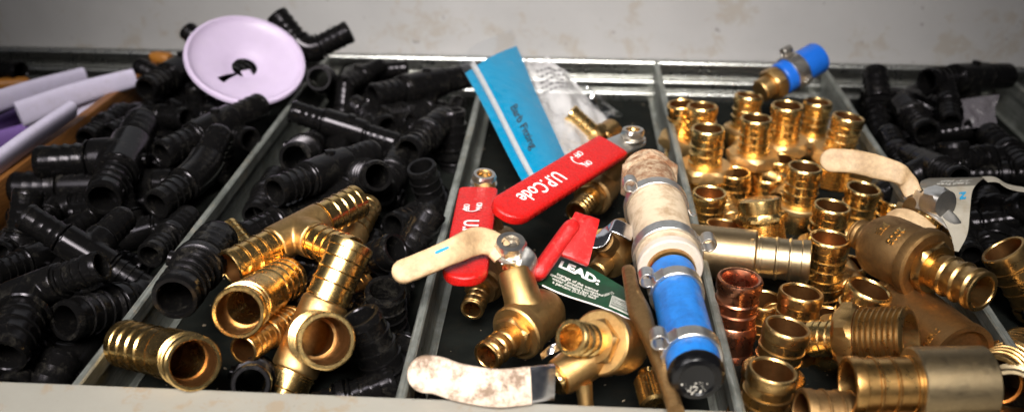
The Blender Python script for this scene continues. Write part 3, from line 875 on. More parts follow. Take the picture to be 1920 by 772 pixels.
def adapter(label, px, py, z, s, kind='male', tilt=(0, 0), rot=0, mat='brass', group=GA, down=1.0):
    top = P(px, py, z)
    up = Vector((math.sin(math.radians(tilt[0])), math.sin(math.radians(tilt[1])), 1)).normalized()
    F = frame(top, up, (math.cos(math.radians(rot)), math.sin(math.radians(rot)), 0), s)
    t = thing('barbed_adapter', label, 'pipe fitting', F, group)
    L = 2.3
    part('barb', PB['adapter'], M[mat], t, T(0, 0, -L))
    if kind == 'male':
        part('hex_collar', HEX, M['brass_satin' if mat == 'brass' else mat], t, T(0, 0, -L - .76))
        part('threaded_end', THR, M[mat], t, RX(180) @ T(0, 0, L + .74))
    elif kind == 'hex':
        part('hex_collar', HEX, M['brass_satin' if mat == 'brass' else mat], t, T(0, 0, -L - .76))
        part('socket', SOC, M[mat], t, RX(180) @ T(0, 0, L + .74))
    elif kind == 'flange':
        part('flange', FLG, M['brass_satin' if mat == 'brass' else mat], t, T(0, 0, -L - .34))
        part('socket', SOC, M[mat], t, RX(180) @ T(0, 0, L + .30))
    elif kind == 'double':
        part('barb', PB['adapter'], M[mat], t, RX(180) @ T(0, 0, L))
    return t
adapter('brass adapter half hidden in the rear left corner behind the divider', 1277, 194, 1.2, .90, 'male', (-6, 0), 10)
adapter('brass adapter standing second row left, just behind the front left hexagon', 1317, 198, 1.5, .98, 'male', (0, 4), 25)
adapter('brass adapter standing on a wide hexagon by the divider, upper left', 1328, 240, 1.7, 1.0, 'male', (0, 2), 0)
adapter('brass adapter rearmost in the middle, beneath the blue clamp', 1405, 178, 1.2, .95, 'flange', (4, 6), 0)
adapter('tall brass adapter whose full thread shows below its hexagon', 1419, 221, 1.8, .96, 'male', (0, 2), 30)
adapter('brass adapter with a square mark on its barb, right of the tall threaded one', 1477, 197, 1.9, .98, 'male', (0, 0), 12)
adapter('brass adapter standing rearmost right, its bore lit gold inside', 1534, 190, 1.0, .94, 'hex', (3, 3), 5)
adapter('brass adapter standing right, close to the divider above the cream lever', 1592, 218, 1.6, .98, 'male', (8, 3), 20)
adapter('brass adapter low by the divider, above the thin open ring', 1331, 360, .2, .94, 'double', (0, 0), 0)
adapter('brass adapter in the centre of the group, standing on a round flange', 1510, 312, .8, .98, 'flange', (2, 2), 0)
adapter('brass adapter standing under the middle of the cream lever', 1620, 352, -.1, .97, 'male', (4, 0), 0)
adapter('brass adapter in front of the lever adapter, left of the ball valve end', 1561, 385, .4, .98, 'flange', (4, 2), 0)
adapter('brass adapter with three sharp bands, right of the level pale coupling', 1556, 445, .9, 1.0, 'double', (2, 2), 0)
adapter('thin brass ring mouth low beside the divider, behind the pale coupling', 1358, 420, -.2, .98, 'double', (4, 8), 0, 'brass_dull')
adapter('dull brass adapter right of the copper one', 1503, 546, .2, 1.0, 'flange', (4, 6), 0, 'brass_dull')
adapter('brass adapter tilted right with a wide clean mouth, below the bronze valve', 1632, 540, .9, 1.02, 'flange', (14, 0), 0, 'brass')
adapter('dull brass adapter second from the front, its flange showing at right', 1477, 611, .7, .98, 'flange', (8, 4), 0, 'brass_dull')
adapter('dull brass adapter nearest the front rail, dirt inside its mouth', 1450, 692, .9, .97, 'flange', (6, 3), 0, 'brass_dull')

for px, py, z, r_ in ((1378, 322, -.7, 20), (1462, 296, -.6, 5), (1556, 282, -.8, 40), (1612, 300, -.9, 15), (1432, 560, -1.1, 0), (1590, 492, -1.3, 30), (1556, 592, -1.3, 10), (1440, 330, -1.2, 50), (1680, 372, -1.2, 20)):
    adapter('brass adapter standing low, almost hidden between its taller neighbours', px, py, z, .95, 'male' if r_ % 20 else 'hex', (0, 0), r_, 'brass' if r_ % 3 else 'brass_dull', 'low brass adapters hidden between the tall ones')
# copper one
F = frame(P(1388, 520, 1.0), (.03, .03, 1), (1, 0, 0), 1.0)
t = thing('copper_adapter', 'reddish copper adapter standing beside the divider, below the pale coupling', 'pipe fitting', F, GA)
part('barb', lathe([(.86, -3.9), (1.02, -3.6), (1.08, -2.6), (.98, -2.25), (.94, -2.2), (.94, -1.75), (1.0, -1.7), (1.0, -1.62), (.93, -1.56), (.93, -1.2), (.99, -1.15), (.99, -1.07), (.93, -1.0), (.93, -.62), (1.0, -.55), (1.02, -.35), (1.02, -.12), (.98, -.03), (.90, 0), (.80, -.04), (.72, -.22), (.70, -.5), (.70, -3), (0, -3)], 56, name='barb', sharp=24), M['copper'], t)
part('socket', lathe([(.80, -4.6), (1.12, -4.6), (1.15, -3.8), (1.0, -3.5), (.8, -3.5)], 48, name='socket'), M['copper'], t)

# hexagon plug lying over
a = P(1422, 372, 1.2); b = a + Vector((.45, -1.0, -2.7))
F = frame(a, b - a, (1, 0, 0), 1.0); Lp = (b - a).length
t = thing('hex_bushing', 'bright brass hexagon bushing lying tipped over among the adapters', 'pipe fitting', F, GA)
part('cap', lathe([(0, 0), (.96, 0), (1.06, .06), (1.08, .2), (1.08, .8), (0, .8)], 48, name='cap'), M['brass'], t)
part('hex_collar', hexnut(1.42, .5, 0, .1), M['brass'], t, T(0, 0, .75))
part('threaded_end', threads(1.16, 1.2, 11), M['brass'], t, T(0, 0, 1.22))
part('flange', lathe([(0, 0), (1.3, 0), (1.33, .05), (1.33, .25), (1.28, .3), (0, .3)], 48, name='flange'), M['brass'], t, T(0, 0, 2.42))

def wpart(name, me, mat, t, org, label=None):
    return part(name, me, M[mat], t, T(*-org), label)
def along(prof, a, b, segs=48, name='body', sharp=30, cap=True):
    """lathe along a world axis from a towards b; prof in (r, distance)"""
    return lathe(prof, segs, cap, cap, name, sharp, M=frame(a, b - a))
def wtext(t, org, s, o, u, v, size, mat, name='lettering', xs=1.0, bold=0.0, ext=.012, align='CENTER', line=1.0):
    n = u.cross(v)
    me = text_mesh(s, size, ext, xs, bold, align, 3, line)
    mapped(me, lambda x, y, z: o + u * x + v * y + n * z)
    return wpart(name, me, mat, t, org)
def wrapped(s, a, d, x0, rad, dist, ang0, size, xs=1.0, bold=0.01, ext=.02, along_axis=True, flip=1):
    """text laid round a cylinder (axis a + d); ang0 measured from x0 direction, reading round the circumference"""
    x = (x0 - d * x0.dot(d)).normalized(); y = d.cross(x)
    me = text_mesh(s, size, ext, xs, bold, 'CENTER', 3)
    def fn(px, py, pz):
        th = ang0 + flip * px / rad
        r = rad + pz
        return a + d * (dist + flip * py) + (x * math.cos(th) + y * math.sin(th)) * r
    return mapped(me, fn, .12)

# level pale coupling
a, b = P(1513, 490, -.1), P(1318, 470, -.2); d = (b - a).normalized(); org = (a + b) / 2
t = thing('cast_coupling', 'pale bronze cast coupling lying level behind the copper adapter', 'pipe fitting', T(*org), GA)
wpart('body', along([(.7, 0), (1.05, 0), (1.22, .04), (1.27, .12), (1.27, 3.3), (0, 3.3)], a + d * 2.35, b, name='body', cap=False), 'nickel', t, org)
me = brass_barb(2.35, 3); me.transform(frame(a + d * 2.35, -d, None, 1.05)); wpart('barb', me, 'nickel', t, org)
up = (CAM - (a + b) / 2).normalized()
me = wrapped('1/2.1 600', a, d, up, 1.275, 2.62, .30, .30, 1.0, .012, .02, flip=-1); wpart('lettering', me, 'nickel', t, org)

# big bronze check valve
a, b = P(1840, 546, 1.7), P(1588, 428, .9); d = (b - a).normalized(); org = (a + b) / 2
t = thing('bronze_valve', 'large brown bronze valve body with raised date lettering, open barb pointing right', 'valve', T(*org), 'ball valves')
me = small_barb(2.6, 3); me.transform(frame(a + d * 2.35, -d, None, .93)); wpart('barb', me, 'brass_dull', t, org)
me = hexnut(1.28, .5, 0, .1); me.transform(frame(a + d * 2.3, d)); wpart('hex_collar', me, 'brass_dull', t, org)
wpart('flange', along([(0, 0), (1.50, 0), (1.62, .08), (1.66, .22), (1.66, .5), (1.5, .62), (0, .62)], a + d * 2.78, b, name='flange'), 'bronze', t, org)
Lb_ = (b - a).length
wpart('body', along([(0, 0), (1.42, 0), (1.50, .15), (1.50, 1.9), (1.44, 2.3), (1.22, 2.65), (.86, 2.8), (0, 2.8)], a + d * 3.3, b, name='body'), 'bronze', t, org)
me = small_barb(1.6, 2); me.transform(frame(a + d * 5.9, d, None, .74)); wpart('barb', me, 'bronze', t, org)
up = (CAM - (a + b) / 2).normalized()
me = wrapped('2005', a, d, up, 1.505, 4.05, .42, .50, 1.0, .010, .05, flip=-1); wpart('lettering', me, 'brass', t, org)
me = wrapped('JIPSJE', a, d, up, 1.48, 4.85, .45, .42, .7, .010, .05, flip=-1); wpart('lettering', me, 'brass', t, org)

# threaded adapter lying level
a, b = P(1528, 634, -.6), P(1752, 634, 1.2); d = (b - a).normalized(); org = (a + b) / 2
t = thing('threaded_adapter', 'brass adapter lying level, coarse bright thread toward the right', 'pipe fitting', T(*org), GA)
me = brass_barb(1.8, 3); me.transform(frame(a + d * 1.25, -d, None, .80)); wpart('barb', me, 'brass', t, org)
me = hexnut(1.55, .85, 0, .12); me.transform(frame(a + d * 1.2, d, (0, .3, 1))); wpart('hex_collar', me, 'brass_dull', t, org)
me = threads(1.30, 2.0, 9, bore=1.0); me.transform(frame(a + d * 2.0, d)); wpart('threaded_end', me, 'brass_dull', t, org)
# smooth coupling at the very front
a, b = P(1600, 722, .6), P(1846, 718, .6); d = (b - a).normalized(); org = (a + b) / 2
t = thing('cast_coupling', 'large matte bronze coupling lying level at the front, smooth sleeve to the right', 'pipe fitting', T(*org), GA)
me = brass_barb(2.3, 3); me.transform(frame(a + d * 2.3, -d, None, 1.10)); wpart('barb', me, 'brass_dull', t, org)
Ls = (b - a).length - 2.2
wpart('body', along([(.9, 0), (1.36, 0), (1.42, .05), (1.42, Ls - .06), (1.37, Ls), (1.15, Ls), (1.1, Ls - .3), (1.1, .5), (0, .5)], a + d * 2.2, b, name='body', cap=False), 'nickel', t, org)
# bronze body behind it
a, b = P(1672, 560, -1.0), P(1806, 668, -.7); d = (b - a).normalized(); org = (a + b) / 2
t = thing('bronze_fitting', 'dark bronze cast fitting lying under the large valve, faint raised letters on it', 'pipe fitting', T(*org), GA)
Ls = (b - a).length
wpart('body', along([(0, 0), (1.3, 0), (1.38, .1), (1.38, Ls * .92), (1.45, Ls * .93), (1.45, Ls), (1.2, Ls), (1.1, Ls - .3), (0, Ls - .3)], a, b, name='body', cap=False), 'bronze', t, org)
wpart('rim', along([(1.36, .45), (1.43, .48), (1.43, .56), (1.36, .6)], a, b, name='rim', cap=False), 'brass_dull', t, org)
up = (CAM - (a + b) / 2).normalized()
me = wrapped('ONEPLI', a, d, up, 1.385, Ls * .86, .15, .34, .9, .01, .02, flip=1); wpart('lettering', me, 'brass_dull', t, org)
coupling('dull bronze coupling lying along the front rail, mostly hidden by it', (1500, 776, -.6), (1660, 782, -.9), 1.0, 'brass', 'bronze', GA)
coupling('pale rimmed fitting in the front right corner, its dark mouth toward the viewer', (1898, 744, .4), (1903, 708, -2.4), 1.05, 'brass', 'nickel', 'pale fittings in the front right corner')
coupling('pale fitting curving behind the dark mouth in the front right corner', (1868, 712, -.3), (1920, 650, -2.2), 1.0, 'brass', 'brass_dull', 'pale fittings in the front right corner')

# ------------------------------------------------------------------ clamp helpers
def band(c, d, r, w, name='clamp_band'):
    return lathe([(r, -w / 2), (r + .10, -w / 2), (r + .13, -w / 2 + .03), (r + .13, w / 2 - .03), (r + .10, w / 2), (r, w / 2), (r, -w / 2)], 56, name=name, M=frame(c, d))
def ear(c, d, out, r, w, size=.34):
    """pinched omega-shaped ear of a clamp: strip of width w along d standing out of radius r towards out"""
    out = (out - d * out.dot(d)).normalized(); tn = d.cross(out)
    base = c + out * (r + .05)
    pts = []
    pts.append(base - tn * .55 - out * .08); pts.append(base - tn * .22 + out * .03)
    for i in range(11):
        a = math.radians(-52 - (360 - 104) * i / 10 + -38)
        pts.append(base + out * (size * 1.05 + .05) + (tn * math.sin(math.radians(-145 + 290 * i / 10)) - out * math.cos(math.radians(-145 + 290 * i / 10)) * -1) * size)
    pts.append(base + tn * .22 + out * .03); pts.append(base + tn * .55 - out * .08)
    return lever(pts, d, w * 1.1, .10, ex=6, n=70, name='clamp_ear')

# ------------------------------------------------------------------ hose assembly
a, b = P(1208, 300, 2.1), P(1308, 712, 1.7); d = (b - a).normalized(); org = (a + b) / 2; LT = (b - a).length
def zt(py):
    lo, hi = -3.0, LT + 3
    Ri = ROT.inverted()
    for _ in range(50):
        m = (lo + hi) / 2; q = Ri @ (a + d * m - CAM); yy = 386 - FPX * (q.y / -q.z)
        if yy < py: lo = m
        else: hi = m
    return lo
t = thing('hose_assembly', 'clamped hose assembly, cream hose above and blue pipe below, lying along the divider', 'hose', T(*org))
side = d.cross(Vector((0, 0, 1))).normalized()
if side.x < 0: side = -side
z0 = zt(322); zc = zt(392); zw = zt(505); ze = zt(684)
wpart('rusty_fitting', along([(0, z0 - .06), (1.16, z0 - .06), (1.30, z0), (1.33, z0 + .14), (1.26, z0 + .2), (1.33, z0 + .28), (1.33, z0 + .42), (1.27, z0 + .5), (1.3, z0 + .6), (1.3, zc), (0, zc)], a, b, name='rusty_fitting', sharp=25), 'rust', t, org)
me = hexnut(1.62, .55, 0, .12); me.transform(frame(a + d * (z0 + .62), d, (0, 0, 1))); wpart('hex_collar', me, 'rust', t, org)
hp = []
N = 30
for i in range(N + 1):
    z = zc - .45 + (zw - zc + .3) * i / N
    k = i / N
    r = 1.40 - .03 * math.sin(PI * k) + .02 * math.sin(k * 9)
    hp.append((r, z))
wpart('cream_hose', along([(0, hp[0][1])] + hp + [(1.05, hp[-1][1] + .02), (0, hp[-1][1])], a, b, name='cream_hose', sharp=40), 'cream_hose', t, org)
c = a + d * (zc - .1)
cl = wpart('hose_clamp', band(c, d, 1.42, .62), 'steel', t, org)
part('clamp_ear', ear(c, d, (-side * .75 + Vector((0, -.3, .75))), 1.45, .55, .30), M['steel'], cl)
part('clamp_tail', lever([c + side * 1.40 + Vector((0, 0, .3)), c + side * 1.62 - Vector((0, 0, .1)) + d * .2, c + side * 1.85 - Vector((0, 0, .2)) + d * .35], d, .4, .06, ex=6), M['steel'], cl)
z2 = zt(476); c = a + d * z2
cl = wpart('hose_clamp', band(c, d, 1.42, .70), 'steel', t, org, 'steel clamp at the lower end of the cream hose')
part('clamp_ear', ear(c, d, side * .95 + Vector((0, 0, .35)), 1.45, .62, .30), M['steel'], cl)
wpart('hose_end', along([(1.0, zw - .55), (1.41, zw - .5), (1.42, zw - .1), (1.36, zw), (1.02, zw), (1.0, zw - .1), (1.0, zw - .55)], a, b, name='hose_end', cap=False), 'white_ring', t, org)
wpart('brass_neck', along([(0, zw - .3), (1.0, zw - .3), (1.06, zw + .02), (1.06, zw + .3), (1.02, zw + .42), (0, zw + .42)], a, b, name='brass_neck'), 'brass_dull', t, org)
wpart('blue_pipe', along([(0, zw + .3), (.99, zw + .36), (1.0, zw + .5), (1.0, ze - .2), (1.0, ze + .3), (.96, ze + .38), (0, ze + .4)], a, b, name='blue_pipe'), 'blue_hose', t, org)
for zz, nm in ((zt(548), 'upper steel clamp on the blue pipe'), (zt(664), 'lower steel clamp on the blue pipe with three embossed rings')):
    c = a + d * zz
    cl = wpart('hose_clamp', band(c, d, 1.015, .62), 'steel', t, org, nm)
    part('clamp_ear', ear(c, d, -side * .95 + Vector((0, -.1, .55)), 1.05, .58, .30), M['steel'], cl)
    if 'lower' in nm:
        upv = (CAM - c); upv = (upv - d * upv.dot(d)).normalized(); sv = d.cross(upv)
        bm = bmesh.new()
        for k in (-.32, .1, .52):
            o_ = upv * math.cos(k) + sv * math.sin(k)
            if o_.dot(side) < sv.dot(side) * -2: continue
            lathe([(.10, 0), (.10, .05), (.155, .05), (.155, 0)], 16, bm=bm, done=False, M=frame(c + o_ * 1.10, o_))
        part('embossing', finish(bm, 'embossing'), M['steel'], cl)
wpart('black_end', along([(0, ze + .35), (.98, ze + .35), (1.04, ze + .42), (1.05, ze + .5), (1.0, ze + .72), (.88, ze + .86), (.7, ze + .90), (.62, ze + .84), (0, ze + .82)], a, b, name='black_end', sharp=30), 'black_cap', t, org)
sc_ = bmesh.new()
random.seed(3)
ec = a + d * (ze + .91)
F = frame(ec, d, Vector((0, 0, 1)))
upv = (F.to_3x3().inverted() @ Vector((0, -.5, -1)))
for i in range(44):
    an = math.atan2(upv.y, upv.x) + random.gauss(0, .55); r = random.uniform(.15, .66)
    q = F @ Vector((r * math.cos(an), r * math.sin(an), -.06 if r < .6 else 0))
    s_ = random.uniform(.008, .034)
    bmesh.ops.create_icosphere(sc_, subdivisions=1, radius=1, matrix=T(*q) @ F.to_3x3().to_4x4() @ Matrix.Diagonal((s_ * random.uniform(.6, 1.8), s_ * random.uniform(.6, 1.8), s_ * .5, 1)))
wpart('white_scuffs', finish(sc_, 'white_scuffs', 60), 'chalk', t, org)

# ------------------------------------------------------------------ blue clamp fitting at the rear
a, b = P(1425, 172, 1.0), P(1534, 108, 2.6); d = (b - a).normalized(); org = (a + b) / 2; LT = (b - a).length
t = thing('clamped_fitting', 'brass fitting with blue sleeve and steel clamp, leaning on the rear rim', 'pipe fitting', T(*org))
k = LT
wpart('neck', along([(0, 0), (.72, 0), (.78, .1), (.78, .3 * k), (0, .3 * k)], a, b, name='neck'), 'brass_cast', t, org)
me = hexnut(1.18, .16 * k, 0, .1); me.transform(frame(a + d * .16 * k, d, (0, 0, 1))); wpart('hex_collar', me, 'brass_cast', t, org)
wpart('blue_sleeve', along([(0, .34 * k), (1.04, .34 * k), (1.10, .36 * k), (1.10, .97 * k), (1.04, k), (.8, k), (.78, .9 * k), (0, .9 * k)], a, b, name='blue_sleeve', cap=False), 'blue_sleeve', t, org)
c = a + d * .57 * k
cl = wpart('hose_clamp', band(c, d, 1.11, .19 * k), 'steel', t, org)
part('clamp_ear', ear(c, d, Vector((-.55, 0, .9)), 1.14, .6, .28), M['steel'], cl)
part('clamp_tail', ear(c, d, Vector((.35, -1, -.15)), 1.14, .45, .16), M['steel'], cl)

# ------------------------------------------------------------------ valves
def nut_stack(t, org, c, n, rc=.66, h=.48, mat='steel', core='brass_dull', washer=True):
    n = n.normalized()
    me = hexnut(rc, h, .40, .09); me.transform(frame(c, n, (.3, 1, .2))); o = wpart('nut', me, mat, t, org)
    if washer:
        part('washer', along([(0, -.08), (rc * 1.06, -.08), (rc * 1.08, -.04), (rc * 1.06, 0), (0, 0)], c, c + n, name='washer'), M[mat], o)
    part('stem_end', along([(0, .0), (.395, .0), (.395, h * .72), (.33, h * .85), (.28, h * .62), (0, h * .6)], c, c + n, name='stem_end', cap=False), M[core], o)

GV = 'ball valves'
# --- valve with the long red lettered handle
ax0, ax1 = P(1080, 400, -.7), P(1158, 318, -.6); d = (ax1 - ax0).normalized(); org = ax0 + d * 3
hA, hB = P(1146, 276, 2.15), P(938, 405, 2.35)
t = thing('ball_valve', 'brass ball valve with a long straight red handle lettered in white', 'valve', T(*org), GV)
me = small_barb(2.6, 4); me.transform(frame(ax0 + d * 1.75, -d, None, .66)); wpart('barb', me, 'brass_dull', t, org)
me = hexnut(.95, .45, 0, .08); me.transform(frame(ax0 + d * 1.72, d)); wpart('hex_collar', me, 'brass_dull', t, org)
wpart('body', along([(0, 2.1), (1.0, 2.1), (1.12, 2.2), (1.12, 2.5), (1.02, 2.6), (1.05, 3.6), (.95, 4.3), (.7, 4.6), (0, 4.6)], ax0, ax1, name='body'), 'bronze', t, org)
nc = P(1186, 258, 2.22)
st0 = ax0 + d * 3.4
wpart('stem_housing', along([(0, 0), (.62, 0), (.62, 2.0), (.45, 2.2), (.4, (nc - st0).length), (0, (nc - st0).length)], st0, nc, name='stem_housing'), 'bronze', t, org)
hd = (hB - hA).normalized()
wv = Vector((0, 0, 1)).cross(hd).normalized()
if wv.y > 0: wv = -wv
wv = (wv + Vector((0, 0, -.30))).normalized(); wv = (wv - hd * wv.dot(hd)).normalized()
wpart('handle_plate', lever([nc - hd * .75 + Vector((0, 0, -.12)), nc + Vector((0, 0, -.12)), hA + hd * .6 + Vector((0, 0, -.05))], wv, 1.45, .16, True, False, ex=7), 'steel', t, org)
nut_stack(t, org, nc, Vector((0, .05, 1)), .68, .5)
hm = wpart('handle', lever([hA, hB], wv, 2.0, .56, False, True, ex=5, n=60), 'red', t, org)
u, v = hd, wv if wv.dot(P(1100, 306, 2.4) - P(1084, 289, 2.4)) > 0 else -wv
nrm = u.cross(v)
def on(px, py): return P(px, py, 2.52)
def hletter(px, py, s, size, xs, bold, ys=1.15):
    q = P(px, py, 2.53)
    o = q + (CAM - q) * (nrm.dot(hA + nrm * .292 - q) / nrm.dot(CAM - q))      # the point of the face behind that pixel
    return part('lettering', mapped(text_mesh(s, size, .008, xs, bold, 'CENTER', 3), lambda x, y, z: o + u * x + v * y * ys + nrm * z - org), M['ink_white'], t)
hletter(1015, 349, 'U.P.Code', 1.0, .92, .008)
hletter(1084, 289, 'OFF', .44, .9, .002)
hletter(1101, 306, 'ON', .44, .9, .002)
def arcarrow(cpx, cpy, rad, a0, a1, hA, hd, v, u, org, t, z, off=None):
    q = P(cpx, cpy, z)
    if off is not None:
        n0 = u.cross(v); q = q + (CAM - q) * (n0.dot(hA + n0 * off - q) / n0.dot(CAM - q))
    bm = bmesh.new(); N = 14; n_ = u.cross(v)
    f = lambda r, a: q + (u * math.cos(a) + v * math.sin(a)) * r - org
    for w0, w1, s0, s1 in [(None, None, 0, 1)]:
        lo = []; hi = []
        for i in range(N + 1):
            a = math.radians(a0 + (a1 - a0) * i / N)
            lo.append((f(rad - .035, a), f(rad + .035, a)))
        vv = [[bm.verts.new(p + n_ * .015) for p in pr] for pr in lo]
        for x, y in zip(vv[:-1], vv[1:]): bm.faces.new((x[0], x[1], y[1], y[0]))
    for a, sgn in ((a0, -1), (a1, 1)):
        a_ = math.radians(a); tip = f(rad, a_ + sgn * .38)
        bm.faces.new([bm.verts.new(p + n_ * .0155) for p in (f(rad - .13, a_), f(rad + .13, a_), tip)])
    part('lettering', finish(bm, 'arrow', 60), M['ink_white'], t)
zc_ = hA.z + .285
arcarrow(1084, 300, .36, -62, 62, hA, hd, v, u, org, t, zc_ + .075, .285)

# --- valve with the left red lettered handle
ax0, ax1 = P(884, 582, -1.0), P(955, 425, -.4); d = (ax1 - ax0).normalized(); org = ax0 + d * 3.5
hA, hB = P(897, 360, 1.9), P(869, 530, 2.0)
t = thing('ball_valve', 'brass ball valve by the divider, its red handle partly covered by the cream lever', 'valve', T(*org), GV)
me = small_barb(2.6, 3); me.transform(frame(ax0 + d * 1.5, -d, None, .56)); wpart('barb', me, 'brass_dull', t, org)
me = hexnut(.85, .4, 0, .08); me.transform(frame(ax0 + d * 1.5, d)); wpart('hex_collar', me, 'bronze', t, org)
wpart('body', along([(0, 1.9), (.85, 1.9), (.98, 2.0), (.98, 3.0), (1.05, 3.5), (1.05, 5.2), (.9, 5.8), (.7, 6.2), (0, 6.2)], ax0, ax1, name='body'), 'bronze', t, org)
nc = P(907, 341, 2.0)
st0 = ax0 + d * 4.6
wpart('stem_housing', along([(0, 0), (.6, 0), (.55, (nc - st0).length), (0, (nc - st0).length)], st0, nc, name='stem_housing'), 'bronze', t, org)
hd = (hB - hA).normalized(); wv = Vector((0, 0, 1)).cross(hd).normalized()
wpart('handle_plate', lever([nc - hd * .5 + Vector((.1, 0, -.12)), nc + Vector((0, 0, -.12)), hA + hd * .5], wv, 1.2, .16, True, False, ex=7), 'steel', t, org)
nut_stack(t, org, nc, Vector((.1, -.1, 1)), .64, .5)
wpart('handle', lever([hA, hA.lerp(hB, .5), hB], wv, 1.95, .56, False, True, ex=4.6, n=60), 'red', t, org)
u = hd; v = wv if wv.x > 0 else -wv; nrm = u.cross(v)
hl0 = lambda px, py, s, size, xs, bold: part('lettering', mapped(text_mesh(s, size, .008, xs, bold, 'CENTER', 3), lambda x, y, z: P(px, py, 2.33) + u * x + v * y + nrm * z - org), M['ink_white'], t)
hl0(898, 385, 'ON', .42, .9, .002); hl0(874, 388, 'OFF', .42, .9, .002)
hl0(877, 446, 'U.P.Code', 1.0, .92, .012)
arcarrow(884, 390, .36, -62, 62, hA, hd, v, u, org, t, 2.32)

# --- valve with the worn cream lever, centre
ax0, ax1 = P(913, 668, .3), P(1068, 545, .2); d = (ax1 - ax0).normalized(); org = ax0 + d * 3
t = thing('ball_valve', 'cast brass ball valve with a worn cream lever lying over the divider', 'valve', T(*org), GV)
me = small_barb(2.6, 3); me.transform(frame(ax0 + d * 1.62, -d, None, .64)); wpart('barb', me, 'brass_dull', t, org)
me = hexnut(.92, .42, 0, .08); me.transform(frame(ax0 + d * 1.58, d, (0, 0, 1))); wpart('hex_collar', me, 'brass_cast', t, org)
wpart('flange', along([(0, 1.98), (1.12, 1.98), (1.20, 2.05), (1.20, 2.42), (1.12, 2.5), (0, 2.5)], ax0, ax1, name='flange'), 'brass_cast', t, org)
wpart('body', along([(0, 2.45), (1.06, 2.45), (1.1, 2.6), (1.1, 3.9), (1.0, 4.3), (.8, 4.6), (0, 4.6)], ax0, ax1, name='body'), 'brass_cast', t, org)
s0, s1 = ax0 + d * 3.05, P(964, 506, 1.95)
ls = (s1 - s0).length
wpart('stem_housing', along([(0, 0), (.95, 0), (.95, .7), (.80, 1.1), (.74, ls - .1), (.68, ls), (0, ls)], s0, s1, name='stem_housing'), 'brass_cast', t, org)
sd = (s1 - s0).normalized()
me = hexnut(.5, .35, 0, .06); me.transform(frame(s1, sd)); wpart('packing_nut', me, 'brass', t, org)
wpart('handle_plate', lever([P(938, 478, 2.5), P(962, 474, 2.6), P(984, 484, 2.5), P(996, 504, 2.1), P(999, 526, 1.5)], (.15, .8, .5), 1.0, .14, ex=7), 'steel', t, org)
nut_stack(t, org, P(957, 470, 2.62), Vector((.05, -.25, 1)), .72, .55, 'steel', 'steel')
lv = [P(945, 478, 2.55), P(925, 458, 2.9), P(893, 452, 3.15), P(850, 470, 3.2), P(795, 494, 3.0), P(736, 517, 2.7)]
hm = wpart('handle', lever(lv, (.25, .75, .60), 1.05, .46, False, True, ex=3.2, n=60, wfun=lambda q: 1.0 + .18 * max(0, 1 - abs(q - .28) / .3)), 'cream', t, org)
for q0, q1, w_ in ((P(792, 482, 3.28), P(812, 476, 3.34), .16), (P(816, 474, 3.4), P(842, 463, 3.47), .13)):
    part('paint_smear', lever([q0 - org, q1 - org], (.25, .75, .60), w_, .05, True, True, ex=2.2), M['ink_blue'], t)
up = (CAM - (ax0 + d * 3.4)).normalized()
me = wrapped('3/4 PEX', ax0, d, up, 1.1, 3.75, -.35, .32, .9, .012, .03, flip=1)

# --- front valve with the dirt stained white lever
ax0, ax1 = P(1071, 632, 2.5), P(1196, 655, -.5); d = (ax1 - ax0).normalized(); org = ax0 + d * 3
t = thing('ball_valve', 'cast brass ball valve at the front with a dirt stained white lever', 'valve', T(*org), GV)
me = small_barb(2.6, 3); me.transform(frame(ax0 + d * 1.72, -d, None, .68)); wpart('barb', me, 'brass', t, org)
me = hexnut(.98, .42, 0, .08); me.transform(frame(ax0 + d * 1.68, d, (0, 0, 1))); wpart('hex_collar', me, 'brass_cast', t, org)
wpart('flange', along([(0, 2.06), (1.22, 2.06), (1.30, 2.14), (1.30, 2.5), (1.2, 2.6), (0, 2.6)], ax0, ax1, name='flange'), 'brass_cast', t, org)
wpart('body', along([(0, 2.55), (1.12, 2.55), (1.16, 2.7), (1.16, 3.9), (1.0, 4.4), (.8, 4.6), (0, 4.6)], ax0, ax1, name='body'), 'brass_cast', t, org)
s0, s1 = ax0 + d * 3.0, P(1048, 708, .35)
ls = (s1 - s0).length
wpart('stem_housing', along([(0, 0), (.95, 0), (.85, 1.0), (.74, ls - .1), (.70, ls), (0, ls)], s0, s1, name='stem_housing'), 'brass_cast', t, org)
sd = (s1 - s0).normalized()
me = hexnut(.66, .3, 0, .06); me.transform(frame(s1 - sd * .05, sd)); wpart('packing_nut', me, 'brass', t, org)
wn_ = (0, .45, .9)
wpart('handle_plate', lever([P(1038, 716, .7), P(1015, 718, .85), P(985, 722, .9)], wn_, 1.35, .2, ex=7), 'chrome', t, org)
wpart('handle', lever([P(994, 722, .95), P(930, 727, 1.0), P(860, 716, 1.0), P(815, 702, 1.05), P(764, 700, 1.1)], wn_, 1.42, .42, False, True, ex=3.4, n=60), 'dirty_white', t, org)
wpart('strap', lever([P(1016, 668, .2), P(1034, 655, .6), P(1052, 648, .7)], (.3, .5, .8), .35, .1, ex=5), 'chrome', t, org)
wpart('post', along([(0, 0), (.34, 0), (.30, .6), (.30, 1.4), (0, 1.4)], P(1094, 718, .1), P(1100, 770, -.9), name='post'), 'brass_cast', t, org)
kp = []
kb = bmesh.new(); a_, b_ = P(1213, 700, -.6), P(1234, 775, -1.0)
Fk = frame(a_, b_ - a_)
rings = []
for r, z in ((.0, 0), (.42, 0), (.48, .35), (.60, .38), (.60, 1.6), (.5, 1.7), (0, 1.7)):
    rings.append([kb.verts.new(Fk @ Vector(((r * (1 + (.05 if i % 2 and r > .55 else 0))) * math.cos(2 * PI * i / 64), (r * (1 + (.05 if i % 2 and r > .55 else 0))) * math.sin(2 * PI * i / 64), z))) for i in range(64)])
